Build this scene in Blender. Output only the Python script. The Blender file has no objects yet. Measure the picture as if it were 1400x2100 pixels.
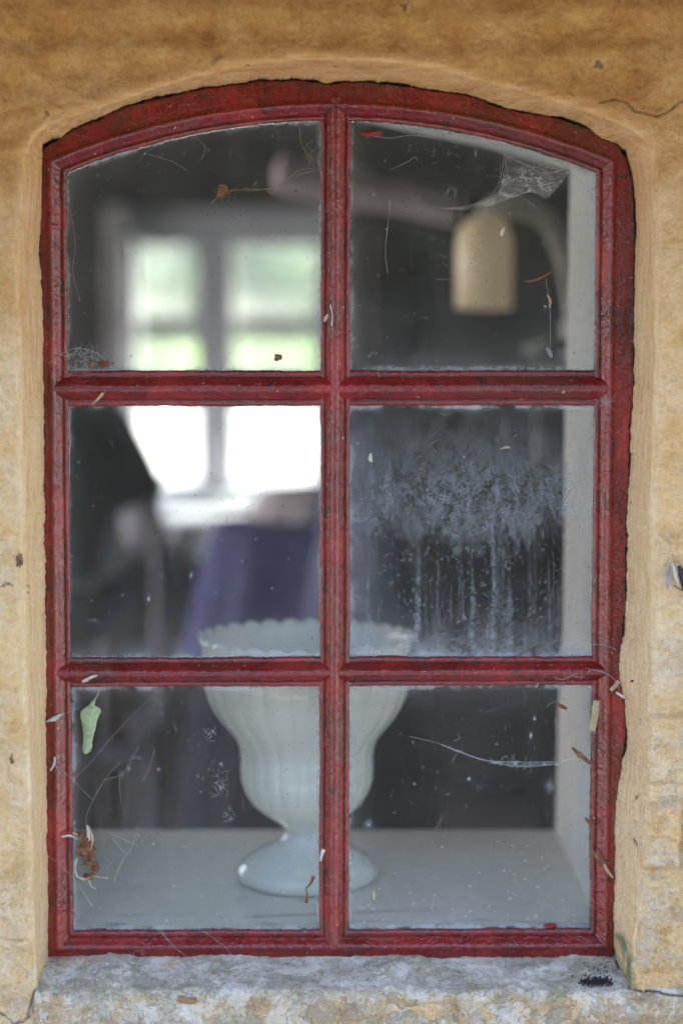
import bpy, bmesh, math, random
import numpy as np
from mathutils import Vector, Matrix
random.seed(7); RNG = np.random.default_rng(11)
sc = bpy.context.scene
col = sc.collection

# ------------------------------------------------------------------ camera
D0 = 1.4                                   # camera to the window plane (window plane is y = 0)
PX = 0.0004167                             # metres per photo pixel on the window plane
PITCH = math.radians(4.0)
ZC = 1.35
CAM = np.array([0.0, -D0, ZC + D0*math.tan(PITCH)])
F = (D0/math.cos(PITCH))/PX
cd = bpy.data.cameras.new('camera'); cam = bpy.data.objects.new('camera', cd); col.objects.link(cam)
cam.location = CAM; cam.rotation_euler = (math.pi/2 - PITCH, 0, 0)
cd.sensor_fit = 'VERTICAL'; cd.sensor_height = 36; cd.lens = F*36/2100
cd.clip_start = 0.05; cd.clip_end = 2000
cd.dof.use_dof = True; cd.dof.focus_distance = D0 - 0.018; cd.dof.aperture_fstop = 1.8
sc.camera = cam

# ------------------------------------------------------------------ light
SUN_EL, SUN_AZ = 50.0, 28.0                # sun behind the house: this wall is in the shade
w = bpy.data.worlds.new('World'); sc.world = w; w.use_nodes = True
wn = w.node_tree; bg = wn.nodes['Background']
sky = wn.nodes.new('ShaderNodeTexSky'); sky.sky_type = 'NISHITA'; sky.sun_disc = False
sky.sun_elevation = math.radians(SUN_EL); sky.sun_rotation = math.radians(SUN_AZ)
sky.air_density = 1.0; sky.dust_density = 3.0; sky.ozone_density = 1.0
wn.links.new(sky.outputs[0], bg.inputs[0]); bg.inputs[1].default_value = 0.15
sd = bpy.data.lights.new('sun', 'SUN'); sun = bpy.data.objects.new('sun', sd); col.objects.link(sun)
sd.energy = 3.2; sd.angle = math.radians(0.5); sd.color = (1, .95, .88)
el, az = math.radians(SUN_EL), math.radians(SUN_AZ)
sdir = Vector((math.sin(az)*math.cos(el), math.cos(az)*math.cos(el), math.sin(el)))
sun.rotation_euler = sdir.to_track_quat('Z', 'Y').to_euler(); sun.location = (0, 0, 12)
vs = sc.view_settings
vs.view_transform = 'Standard'; vs.look = 'None'; vs.exposure = 3.0; vs.gamma = 1; vs.use_curve_mapping = False
sc.cycles.use_denoising = True
sc.cycles.max_bounces = 10; sc.cycles.transparent_max_bounces = 16; sc.cycles.diffuse_bounces = 5
sc.cycles.sample_clamp_indirect = 4

# ------------------------------------------------------------------ picture measurements -> world
_c, _s = math.cos(PITCH), math.sin(PITCH)
def W(px, py, Y=0.0):
    """point on the vertical plane y = Y seen at photo pixel (px, py)"""
    dx = (np.asarray(px, float)-700)/F; dy = -(np.asarray(py, float)-1050)/F
    vx, vy, vz = dx, _c + dy*_s, -_s + dy*_c
    t = (Y-CAM[1])/vy
    return np.stack([CAM[0]+t*vx, np.broadcast_to(np.asarray(Y, float), np.shape(t)) + 0*t, CAM[2]+t*vz], -1)
def WV(px, py, Y=0.0): return Vector(W(px, py, Y).tolist())

# ------------------------------------------------------------------ numpy noise
def _hash(i, j, k, seed):
    n = (i*374761393 + j*668265263 + k*2147483647 + seed*974634777) & 0xFFFFFFFF
    n = ((n ^ (n >> 13)) * 1274126177) & 0xFFFFFFFF
    n = ((n ^ (n >> 16)) * 2246822519) & 0xFFFFFFFF
    return ((n ^ (n >> 15)) & 0xFFFFFF)/float(0x7FFFFF) - 1.0
def vnoise(P, seed=0):
    P = np.asarray(P, float); I = np.floor(P).astype(np.int64); f = P-I; f = f*f*(3-2*f)
    x, y, z = I[..., 0], I[..., 1], I[..., 2]; fx, fy, fz = f[..., 0], f[..., 1], f[..., 2]
    r = 0
    for a in (0, 1):
        for b in (0, 1):
            for c in (0, 1):
                wgt = (fx if a else 1-fx)*(fy if b else 1-fy)*(fz if c else 1-fz)
                r = r + wgt*_hash(x+a, y+b, z+c, seed)
    return r
def fbm(P, scale, octv=4, seed=0, rough=.5):
    P = np.asarray(P, float)*scale; r = 0; a = 1; tot = 0
    for o in range(octv):
        r = r + a*vnoise(P*(2.03**o) + 17.3*o, seed+o); tot += a; a *= rough
    return r/tot
def sstep(a, b, x):
    t = np.clip((np.asarray(x, float)-a)/(b-a), 0, 1); return t*t*(3-2*t)

# ------------------------------------------------------------------ object helpers
def tag(o, label=None, cat=None, group=None, kind=None):
    if label: o['label'] = label
    if cat: o['category'] = cat
    if group: o['group'] = group
    if kind: o['kind'] = kind
    return o
def thing(name, label, cat, loc=(0, 0, 0), group=None):
    o = bpy.data.objects.new(name, None); col.objects.link(o); o.location = loc; o.empty_display_size = .05
    return tag(o, label, cat, group)
def link(name, me, mat, parent=None, smooth=True):
    if mat: me.materials.append(mat)
    me.polygons.foreach_set('use_smooth', [bool(smooth)]*len(me.polygons))
    o = bpy.data.objects.new(name, me); col.objects.link(o)
    if parent is not None:
        o.parent = parent; bpy.context.view_layer.update()
        o.matrix_parent_inverse = Matrix.Translation(-world_loc(parent))
    return o
def world_loc(o):
    v = Vector(o.location)
    if o.parent is not None and o.type == 'EMPTY': v += world_loc(o.parent)
    return v if o.type == 'EMPTY' else Vector((0, 0, 0)) if o.parent is None else Vector((0, 0, 0))
def from_arrays(name, V, Q, mat, parent=None, smooth=True, attrs=None, tris=False):
    V = np.ascontiguousarray(V.reshape(-1, 3), dtype=np.float32); Q = np.ascontiguousarray(Q, dtype=np.int32)
    k = Q.shape[1]
    me = bpy.data.meshes.new(name)
    me.vertices.add(len(V)); me.vertices.foreach_set('co', V.ravel())
    me.loops.add(Q.size); me.loops.foreach_set('vertex_index', Q.ravel())
    me.polygons.add(len(Q)); me.polygons.foreach_set('loop_start', np.arange(0, Q.size, k, dtype=np.int32))
    me.update(calc_edges=True); me.validate()
    for an, av in (attrs or {}).items():
        at = me.attributes.new(an, 'FLOAT', 'POINT'); at.data.foreach_set('value', np.ascontiguousarray(av, dtype=np.float32).ravel())
    return link(name, me, mat, parent, smooth)
def gridq(n, m, closed=False, flip=False):
    """quads of an n x m grid, closed in m"""
    i = np.arange(n-1)[:, None]; j = np.arange(m if closed else m-1)[None, :]
    a = i*m + j; b = i*m + (j+1) % m; c = (i+1)*m + (j+1) % m; d = (i+1)*m + j
    q = np.stack([a, b, c, d], -1).reshape(-1, 4)
    return q[:, ::-1] if flip else q
def gnormals(V, closed=False):
    if closed: du = np.roll(V, -1, 1)-np.roll(V, 1, 1)
    else: du = np.gradient(V, axis=1)
    dv = np.gradient(V, axis=0)
    n = np.cross(du, dv); return n/(np.linalg.norm(n, axis=-1, keepdims=True)+1e-12)
def bm_obj(name, bm, mat, parent=None, smooth=False, bevel=0):
    if bevel:
        bmesh.ops.bevel(bm, geom=list(bm.edges), offset=bevel, segments=2, affect='EDGES', profile=.6)
    bmesh.ops.recalc_face_normals(bm, faces=bm.faces)
    me = bpy.data.meshes.new(name); bm.to_mesh(me); bm.free()
    return link(name, me, mat, parent, smooth)
def add_box(bm, x0, x1, y0, y1, z0, z1):
    v = [bm.verts.new((x, y, z)) for x in (x0, x1) for y in (y0, y1) for z in (z0, z1)]
    for f in ((0,1,3,2), (4,6,7,5), (0,4,5,1), (2,3,7,6), (0,2,6,4), (1,5,7,3)): bm.faces.new([v[i] for i in f])
def box(name, x0, x1, y0, y1, z0, z1, mat, parent=None, bevel=.004):
    bm = bmesh.new(); add_box(bm, min(x0,x1), max(x0,x1), min(y0,y1), max(y0,y1), min(z0,z1), max(z0,z1))
    return bm_obj(name, bm, mat, parent, bevel=bevel)
def pbox(name, px0, py0, px1, py1, Y0, Y1, mat, parent=None, bevel=.004):
    a = W(px0, py0, Y0); b = W(px1, py1, Y0)
    return box(name, a[0], b[0], Y0, Y1, b[2], a[2], mat, parent, bevel)
def tube_arrays(P, R, k=8, cap=True, flat=1.0):
    P = np.asarray(P, float); n = len(P); R = np.broadcast_to(np.asarray(R, float), (n,))
    T = np.gradient(P, axis=0); T /= np.linalg.norm(T, axis=1, keepdims=True)+1e-12
    up = np.array([0, 1.0, 0.02]); V = []
    for i in range(n):
        a = np.cross(T[i], up); a /= np.linalg.norm(a)+1e-9; b = np.cross(T[i], a)
        th = np.linspace(0, 2*math.pi, k, endpoint=False)
        V.append(P[i] + R[i]*(np.cos(th)[:, None]*a + flat*np.sin(th)[:, None]*b))
    return np.array(V)
def tubes(name, lst, mat, parent=None, k=6, flat=1.0):
    Vs, Qs, o = [], [], 0
    for P, R in lst:
        V = tube_arrays(P, R, k, flat=flat); Vs.append(V.reshape(-1, 3)); Qs.append(gridq(len(P), k, True)+o)
        if k == 6 or k == 4 or k >= 8:
            pass
        o += V.shape[0]*k
    return from_arrays(name, np.concatenate(Vs), np.concatenate(Qs), mat, parent)
def smooth_path(pts, n=24):
    P = np.asarray(pts, float); m = len(P)
    if m < 3: 
        t = np.linspace(0, 1, n)[:, None]; return P[0]*(1-t)+P[-1]*t
    out = []
    seg = max(2, n//(m-1)); E = np.vstack([2*P[0]-P[1], P, 2*P[-1]-P[-2]])
    for i in range(m-1):
        for t in np.linspace(0, 1, seg, endpoint=False):
            a, b, c, d = E[i:i+4]
            out.append(.5*((2*b)+(-a+c)*t+(2*a-5*b+4*c-d)*t*t+(-a+3*b-3*c+d)*t**3))
    out.append(P[-1]); return np.array(out)
def lathe(name, prof, cx, cy, mat, parent=None, k=96, rmod=None):
    th = np.linspace(0, 2*math.pi, k, endpoint=False); prof = np.asarray(prof, float)
    V = np.zeros((len(prof), k, 3))
    for i, (r, z) in enumerate(prof):
        rr = r*np.ones(k); zz = z*np.ones(k)
        if rmod: rr, zz = rmod(i, r, z, th)
        V[i, :, 0] = cx+rr*np.cos(th); V[i, :, 1] = cy+rr*np.sin(th); V[i, :, 2] = zz
    return from_arrays(name, V, gridq(len(prof), k, True), mat, parent)

# ------------------------------------------------------------------ material helpers
class M:
    def __init__(s, name):
        s.m = bpy.data.materials.new(name); s.m.use_nodes = True; s.nt = s.m.node_tree
        s.nt.nodes.clear(); s.out = s.nt.nodes.new('ShaderNodeOutputMaterial')
        s.pos = s.n('ShaderNodeNewGeometry').outputs['Position']
    def n(s, t, props=None, **inp):
        nd = s.nt.nodes.new(t)
        for k, v in (props or {}).items(): setattr(nd, k, v)
        for k, v in inp.items():
            key = int(k[1:]) if k[0] == 'i' and k[1:].isdigit() else k.replace('_', ' ')
            sock = nd.inputs[key]
            if isinstance(v, bpy.types.NodeSocket): s.nt.links.new(v, sock)
            else: sock.default_value = v
        return nd
    def math(s, op, a, b=0.0, clamp=False): return s.n('ShaderNodeMath', {'operation': op, 'use_clamp': clamp}, i0=a, i1=b).outputs[0]
    def map(s, sx=1, sy=1, sz=1, vec=None):
        return s.n('ShaderNodeMapping', None, Vector=vec or s.pos, Scale=(sx, sy, sz)).outputs[0]
    def noise(s, scale, detail=4, rough=.55, dist=0, vec=None):
        return s.n('ShaderNodeTexNoise', None, Vector=vec or s.pos, Scale=scale, Detail=detail, Roughness=rough, Distortion=dist).outputs['Fac']
    def voro(s, scale, vec=None, feature='F1'):
        return s.n('ShaderNodeTexVoronoi', {'feature': feature}, Vector=vec or s.pos, Scale=scale).outputs['Distance']
    def ramp(s, fac, stops):
        nd = s.n('ShaderNodeValToRGB', None, Fac=fac); r = nd.color_ramp
        while len(r.elements) < len(stops): r.elements.new(.5)
        for e, (p, c) in zip(r.elements, stops):
            e.position = p; e.color = (c, c, c, 1) if not hasattr(c, '__len__') else (*c, 1)
        return nd.outputs[0]
    def rng(s, v, a, b, c=0.0, d=1.0): return s.n('ShaderNodeMapRange', {'interpolation_type': 'SMOOTHSTEP'}, i0=v, i1=a, i2=b, i3=c, i4=d).outputs[0]
    def mix(s, f, a, b, mode='MIX'):
        nd = s.nt.nodes.new('ShaderNodeMix'); nd.data_type = 'RGBA'; nd.blend_type = mode
        for i, v in ((0, f), (6, a), (7, b)):
            if isinstance(v, bpy.types.NodeSocket): s.nt.links.new(v, nd.inputs[i])
            else: nd.inputs[i].default_value = v if i == 0 else ((*v, 1) if len(v) == 3 else v)
        return nd.outputs[2]
    def attr(s, name): return s.n('ShaderNodeAttribute', {'attribute_name': name}).outputs['Fac']
    def bump(s, h, strength=.5, dist=.001, normal=None):
        kw = dict(Height=h, Strength=strength, Distance=dist)
        if normal is not None: kw['Normal'] = normal
        return s.n('ShaderNodeBump', None, **kw).outputs[0]
    def zz(s): return s.n('ShaderNodeSeparateXYZ', None, i0=s.pos).outputs[2]
    def xx(s): return s.n('ShaderNodeSeparateXYZ', None, i0=s.pos).outputs[0]
    def pbr(s, base, rough=.6, **kw):
        def c(v): return v if isinstance(v, bpy.types.NodeSocket) else (*v, 1)
        nd = s.n('ShaderNodeBsdfPrincipled', None, Base_Color=c(base), Roughness=rough, **kw)
        return nd.outputs[0]
    def done(s, sh): s.nt.links.new(sh, s.out.inputs[0]); return s.m
def simple(name, colr, rough=.6, var=.25, scale=20, bump=.3, bdist=.002, **kw):
    m = M(name); n = m.noise(scale, 6)
    d = tuple(c*(1-var) for c in colr); l = tuple(min(1, c*(1+var)) for c in colr)
    return m.done(m.pbr(m.ramp(n, [(.3, d), (.7, l)]), rough, Normal=m.bump(m.noise(scale*4, 5), bump, bdist), **kw))

# ---- limewashed plaster
def plaster_mat():
    m = M('ochre_limewash_plaster')
    z, x = m.zz(), m.xx()
    big = m.noise(5, 6, .6, .6); mid = m.noise(26, 8, .62, .4); fine = m.noise(140, 6, .6); brush = m.noise(9, 7, .65, .8, vec=m.map(3, 3, 9))
    v = m.math('ADD', m.math('MULTIPLY', mid, .72), m.math('MULTIPLY', brush, .28))
    warm = m.ramp(v, [(.32, (.34, .14, .030)), (.46, (.54, .275, .070)), (.56, (.62, .35, .105)), (.70, (.70, .47, .20))])
    pale = m.ramp(v, [(.34, (.64, .37, .13)), (.45, (.80, .52, .23)), (.56, (.86, .62, .33)), (.70, (.88, .72, .48))])
    hi = m.math('ADD', z, m.math('MULTIPLY', m.math('SUBTRACT', big, .5), .42))
    f = m.rng(hi, 1.72, 1.46)                                   # paler and more washed out lower down the wall
    c = m.mix(f, warm, pale)
    # rust-brown runs
    st = m.rng(m.noise(13, 5, .6, 1.2), .60, .72)
    c = m.mix(m.math('MULTIPLY', st, .55), c, (.34, .13, .03))
    st2 = m.rng(m.noise(38, 5, .65, .6), .62, .74)
    c = m.mix(m.math('MULTIPLY', st2, .5), c, (.58, .30, .08))
    # bare grey stone grains where the wash has gone, low on the wall and more to the right
    low = m.rng(m.math('SUBTRACT', z, m.math('MULTIPLY', x, .55)), 1.28, .98)
    g = m.rng(m.math('ADD', m.math('MULTIPLY', m.noise(310, 4, .7), .55), m.math('MULTIPLY', m.noise(30, 5, .6), .5)), .53, .58)
    c = m.mix(m.math('MULTIPLY', g, m.math('MULTIPLY', low, .6)), c, (.56, .54, .49))
    g2 = m.rng(m.noise(17, 6, .7), .60, .66)
    c = m.mix(m.math('MULTIPLY', g2, m.math('MULTIPLY', low, .55)), c, (.72, .66, .55))
    # flaked coats of wash with crisp edges
    fa = m.noise(19, 12, .74, .3); fb = m.noise(33, 12, .76, .5, vec=m.map(1, 1, 1.6))
    k1 = m.rng(fa, .515, .528); k2 = m.rng(fb, .545, .556); k3 = m.rng(fb, .455, .443)
    c = m.mix(m.math('MULTIPLY', k1, m.math('ADD', .12, m.math('MULTIPLY', f, .2))), c, m.mix(f, (.68, .42, .17), (.88, .75, .54)))
    c = m.mix(m.math('MULTIPLY', k2, m.math('ADD', .25, m.math('MULTIPLY', f, .2))), c, m.mix(f, (.44, .19, .04), (.68, .43, .18)))
    c = m.mix(m.math('MULTIPLY', k3, .28), c, m.mix(f, (.38, .17, .045), (.74, .54, .30)))
    he = m.n('ShaderNodeTexVoronoi', {'feature': 'DISTANCE_TO_EDGE'}, Vector=m.n('ShaderNodeVectorMath', None, i0=m.pos, i1=m.n('ShaderNodeTexNoise', None, Vector=m.pos, Scale=18.0, Detail=6.0).outputs['Color']).outputs[0], Scale=7.0).outputs['Distance']
    hc = m.math('MULTIPLY', m.rng(he, .010, .003), m.rng(m.noise(6, 3), .55, .62))
    c = m.mix(m.math('MULTIPLY', hc, .6), c, (.10, .055, .025))
    # dark pits and specks, lime grains, brushed reveal
    rv = m.attr('reveal'); bs = m.noise(1, 6, .65, .4, vec=m.map(300, 300, 26)); bt = m.noise(1, 6, .65, .4, vec=m.map(26, 60, 300))
    top = m.rng(z, 1.62, 1.66); bb = m.mix(top, bs, bt)
    c = m.mix(m.math('MULTIPLY', rv, .75), c, m.mix(f, m.ramp(bb, [(.3, (.44, .20, .06)), (.5, (.62, .36, .15)), (.7, (.72, .50, .28))]), m.ramp(bb, [(.3, (.50, .31, .13)), (.5, (.68, .48, .25)), (.7, (.77, .63, .43))])))
    gn = m.noise(430, 4, .75); g3 = m.noise(230, 5, .7)
    c = m.mix(m.math('MULTIPLY', m.rng(g3, .54, .66), .30), c, m.mix(f, (.70, .42, .17), (.84, .74, .56)))
    c = m.mix(m.math('MULTIPLY', m.rng(g3, .46, .36), .24), c, m.mix(f, (.22, .085, .02), (.42, .25, .09)))
    sp = m.rng(gn, .60, .68)
    c = m.mix(m.math('MULTIPLY', sp, m.math('ADD', m.math('MULTIPLY', low, .55), .18)), c, (.13, .10, .07))
    sw = m.rng(gn, .42, .34)
    c = m.mix(m.math('MULTIPLY', sw, m.math('ADD', m.math('MULTIPLY', low, .6), .12)), c, (.86, .82, .74))
    vs1 = m.rng(m.noise(60, 3, .5), .70, .74); c = m.mix(m.math('MULTIPLY', vs1, .7), c, (.13, .065, .03))
    gr = m.attr('algae'); c = m.mix(m.math('MULTIPLY', gr, m.rng(m.noise(60, 5), .3, .6)), c, (.16, .19, .09))
    c = m.mix(m.attr('crack'), c, (.025, .018, .012))
    fh = m.math('MULTIPLY', m.math('ADD', m.math('SUBTRACT', k1, k3), m.math('MULTIPLY', k2, -.6)), m.math('SUBTRACT', 1.0, m.math('MULTIPLY', rv, .8)))
    b0 = m.bump(fh, .5, .0009)
    b1 = m.bump(m.noise(75, 9, .75), m.math('SUBTRACT', 1.0, m.math('MULTIPLY', rv, .55)), .0045, b0)
    b2 = m.bump(g3, .6, .0011, b1)
    return m.done(m.pbr(c, .88, Normal=b2))
def stone_mat():
    m = M('weathered_sill_stone')
    z = m.zz(); n1 = m.noise(22, 8, .65, .4); n2 = m.noise(75, 7, .7); n3 = m.noise(300, 4, .7)
    c = m.ramp(n2, [(.30, (.28, .22, .15)), (.42, (.54, .47, .36)), (.54, (.70, .63, .51)), (.68, (.86, .80, .68))])
    oc = m.ramp(n2, [(.3, (.40, .25, .12)), (.5, (.58, .40, .21)), (.7, (.70, .55, .36))])
    fz = m.rng(m.math('ADD', z, m.math('MULTIPLY', m.math('SUBTRACT', n1, .5), .05)), .957, .942)
    c = m.mix(m.math('MULTIPLY', fz, m.rng(n1, .36, .5)), c, oc)
    li = m.rng(m.noise(34, 6, .7, .5), .50, .60)
    c = m.mix(m.math('MULTIPLY', li, .5), c, m.ramp(n3, [(.35, (.32, .30, .14)), (.65, (.56, .53, .32))]))
    sa = m.noise(28, 12, .76, .3); q1 = m.rng(sa, .52, .532); q2 = m.rng(sa, .465, .452)
    c = m.mix(m.math('MULTIPLY', q1, .45), c, (.78, .74, .66)); c = m.mix(m.math('MULTIPLY', q2, .5), c, (.30, .27, .21))
    pk = m.rng(m.noise(15, 4, .6), .62, .67)
    c = m.mix(m.math('MULTIPLY', pk, .6), c, (.66, .42, .28))
    sp = m.rng(n3, .57, .65); c = m.mix(m.math('MULTIPLY', sp, .65), c, (.17, .15, .12))
    wsp = m.rng(m.noise(260, 3, .6), .62, .68); c = m.mix(m.math('MULTIPLY', wsp, .5), c, (.8, .8, .78))
    c = m.mix(m.attr('crack'), c, (.03, .022, .015))
    b1 = m.bump(m.noise(60, 9, .75), .9, .0045, m.bump(m.math('SUBTRACT', q1, q2), .8, .0014)); b2 = m.bump(m.noise(280, 5, .65), .6, .001, b1)
    return m.done(m.pbr(c, .92, Normal=b2))
def paint_mat(name, vec_scale):
    """old glossy oil paint on iron; vec_scale stretches the brush marks along the bar"""
    m = M(name)
    sv = m.map(*vec_scale)
    str_ = m.noise(1, 6, .6, .3, vec=sv); pat = m.noise(18, 6, .6, .5); fine = m.noise(190, 5, .65)
    c = m.ramp(m.math('ADD', m.math('MULTIPLY', str_, .35), m.math('MULTIPLY', pat, .65)),
               [(.30, (.045, .003, .003)), (.42, (.125, .005, .004)), (.55, (.225, .008, .007)), (.70, (.39, .016, .012))])
    br = m.rng(m.noise(11, 5, .6, .8), .52, .66)
    c = m.mix(m.math('MULTIPLY', br, .65), c, (.135, .026, .014))
    dust = m.rng(m.math('ADD', m.math('MULTIPLY', fine, .6), m.math('MULTIPLY', pat, .4)), .52, .66)
    c = m.mix(m.math('MULTIPLY', dust, .10), c, (.34, .15, .14))
    blk = m.rng(m.noise(70, 6, .65), .62, .66); c = m.mix(m.math('MULTIPLY', blk, .8), c, (.025, .014, .012))
    c = m.mix(m.attr('grime'), c, m.ramp(fine, [(.4, (.03, .016, .012)), (.6, (.10, .045, .03))]))
    fl = m.rng(m.noise(240, 2, .5), .72, .76); c = m.mix(m.math('MULTIPLY', fl, .7), c, (.5, .42, .38))
    b0 = m.bump(str_, .16, .0009)
    b1 = m.bump(m.noise(110, 5, .65), .7, .0014, b0)
    wr = m.noise(250, 2, .5, 1.0); b2 = m.bump(wr, .75, .0011, b1)
    bc = m.bump(wr, .9, .0016)
    r = m.rng(pat, .3, .7, .16, .36)
    return m.done(m.pbr(c, r, Normal=b2, Specular_IOR_Level=.6, Coat_Weight=.5, Coat_Roughness=.09, Coat_Normal=bc))
def glass_mat():
    m = M('dusty_old_glass')
    fr = m.n('ShaderNodeFresnel', None, IOR=1.5).outputs[0]
    tr = m.n('ShaderNodeBsdfTransparent', None, Color=(.95, .97, .96, 1)).outputs[0]
    gl = m.n('ShaderNodeBsdfAnisotropic', None, Color=(1, 1, 1, 1), Roughness=.02).outputs[0]
    g = m.n('ShaderNodeMixShader', None, i0=m.math('MULTIPLY', fr, .5), i1=tr, i2=gl).outputs[0]
    d = m.attr('dirt')
    dust = m.math('MULTIPLY', m.rng(m.noise(700, 2, .6), .50, .8), .028)
    lint = m.rng(m.noise(1, 4, .5, 2.0, vec=m.map(260, 260, 90)), .66, .74)
    haze = m.math('MULTIPLY', m.noise(14, 5, .6), .02)
    vd = m.n('ShaderNodeTexVoronoi', None, Vector=m.pos, Scale=420.0); vc = m.n('ShaderNodeSeparateXYZ', None, i0=vd.outputs['Color'])
    dots = m.math('MULTIPLY', m.rng(vd.outputs['Distance'], .26, .12), m.math('MULTIPLY', m.rng(vc.outputs[0], .62, .95), m.rng(m.noise(35, 4), .38, .65)))
    d = m.math('ADD', d, m.math('ADD', m.math('MULTIPLY', dots, .36), m.math('MULTIPLY', m.rng(m.noise(7, 6, .65), .35, .7), .035)))
    tot = m.math('ADD', d, m.math('ADD', m.math('ADD', dust, haze), m.math('MULTIPLY', lint, .07)), True)
    tot = m.math('MULTIPLY', tot, m.attr('front'))
    dc = m.mix(m.noise(25, 4), (.46, .48, .50), (.62, .62, .60))
    blue = m.attr('scale'); dc = m.mix(blue, dc, (.42, .45, .475))
    br = m.attr('speck'); dc = m.mix(br, dc, (.10, .08, .06))
    df = m.n('ShaderNodeBsdfDiffuse', None, Color=dc).outputs[0]
    tl = m.n('ShaderNodeBsdfTranslucent', None, Color=dc).outputs[0]
    dd = m.n('ShaderNodeMixShader', None, i0=.25, i1=df, i2=tl).outputs[0]
    return m.done(m.n('ShaderNodeMixShader', None, i0=tot, i1=g, i2=dd).outputs[0])
def web_mat(name, alpha, colr=(.72, .72, .70), streak=None):
    m = M(name)
    df = m.n('ShaderNodeBsdfDiffuse', None, Color=(*colr, 1)).outputs[0]; tl = m.n('ShaderNodeBsdfTranslucent', None, Color=(*colr, 1)).outputs[0]
    d = m.n('ShaderNodeMixShader', None, i0=.3, i1=df, i2=tl).outputs[0]
    tr = m.n('ShaderNodeBsdfTransparent').outputs[0]
    a = alpha
    if streak:
        s1 = m.rng(m.noise(1, 6, .7, 1.5, vec=m.map(*streak)), .38, .75, .25*alpha, 1.9*alpha)
        a = m.math('MULTIPLY', s1, m.rng(m.noise(600, 2, .6), .3, .7, .5, 1.2), True)
    return m.done(m.n('ShaderNodeMixShader', None, i0=a, i1=tr, i2=d).outputs[0])
PLASTER, STONE = plaster_mat(), stone_mat()
PAINT_V = paint_mat('red_oil_paint_upright', (420, 420, 14)); PAINT_H = paint_mat('red_oil_paint_level', (14, 420, 420))
GLASS = glass_mat()
WEB = web_mat('spider_silk', .42); WEBSHEET = web_mat('spider_web_sheet', .30, streak=(70, 70, 160)); DUSTWEB = web_mat('dusty_spider_silk', .75, (.42, .36, .29))

# ================================================================== the red window
# glass-line geometry in photo pixels on the window plane
LB, LT = np.array([152., 1907]), np.array([137., 357]); RB, RT = np.array([1208., 1903]), np.array([1222., 354])
AC = np.array([680., 1675.5]); AR = 1427.5
def arc_y(x, r=AR): return AC[1]-np.sqrt(np.maximum(r*r-(np.asarray(x, float)-AC[0])**2, 0))
def contour(u, nL=700, nT=600, nR=700, nB=560):
    """closed loop a distance u (px) outside the glass line: left side up, arch, right side down, bottom back"""
    lx = lambda y: LB[0]+(LT[0]-LB[0])*(LB[1]-y)/(LB[1]-LT[1])-u
    rx = lambda y: RB[0]+(RT[0]-RB[0])*(RB[1]-y)/(RB[1]-RT[1])+u
    by = lambda x: LB[1]+(RB[1]-LB[1])*(x-LB[0])/(RB[0]-LB[0])+u
    ty = 355.0
    for _ in range(20): ty = arc_y(lx(ty), AR+u)
    tl = (lx(ty), ty)
    ty = 355.0
    for _ in range(20): ty = arc_y(rx(ty), AR+u)
    tr = (rx(ty), ty)
    bl = (lx(LB[1]+u), LB[1]+u); br = (rx(RB[1]+u), RB[1]+u)
    def seg(a, b, n):
        t = np.linspace(0, 1, n, endpoint=False)[:, None]; return np.array(a)*(1-t)+np.array(b)*t
    xs = np.linspace(tl[0], tr[0], nT, endpoint=False)
    return np.vstack([seg(bl, tl, nL), np.stack([xs, arc_y(xs, AR+u)], -1), seg(tr, br, nR), seg(br, bl, nB)])
def poly(pts, n, endpoint=False):
    P = np.array(pts, float); d = np.r_[0, np.cumsum(np.hypot(*np.diff(P, axis=0).T))]
    t = np.linspace(0, d[-1], n, endpoint=endpoint)
    return np.stack([np.interp(t, d, P[:, 0]), np.interp(t, d, P[:, 1])], -1)
def loop(L, T, R, B, n): return np.vstack([poly(L, n[0]), poly(T, n[1]), poly(R, n[2]), poly(B, n[3])])
def smooth_loop(P, k):
    for _ in range(k): P = (np.roll(P, 1, 0)+P*2+np.roll(P, -1, 0))/4
    return P
# where the plaster meets the iron frame (traced)
PL = [(102,2010),(100,1965),(100,1880),(98,1750),(97,1600),(95,1500),(95,1360),(93,1200),(92,960),(90,830),(90,700),(84,560),(80,500),(85,470),(86,400),(88,297)]
PT = [(88,297),(110,283),(125,282),(150,262),(200,243),(240,222),(300,203),(345,193),(400,181),(430,177),(500,169),(530,162),(600,160),(650,164),(668,171),(700,165),(760,166),(840,172),(860,179),(900,183),(960,193),(1000,207),(1040,221),(1100,232),(1150,240),(1190,253),(1235,285),(1262,293)]
PR = [(1262,293),(1282,312),(1292,345),(1301,400),(1304,470),(1300,560),(1300,700),(1298,800),(1292,905),(1292,960),(1285,1060),(1284,1150),(1282,1240),(1280,1290),(1272,1322),(1268,1360),(1268,1390),(1276,1420),(1281,1470),(1284,1500),(1283,1540),(1274,1565),(1266,1610),(1262,1650),(1259,1700),(1260,1800),(1256,1880),(1258,1940),(1262,1965),(1268,2010)]
PB = [(1268,2010),(102,2010)]
nW = (640, 560, 640, 260)
NF = (700, 600, 700, 560)
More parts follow.
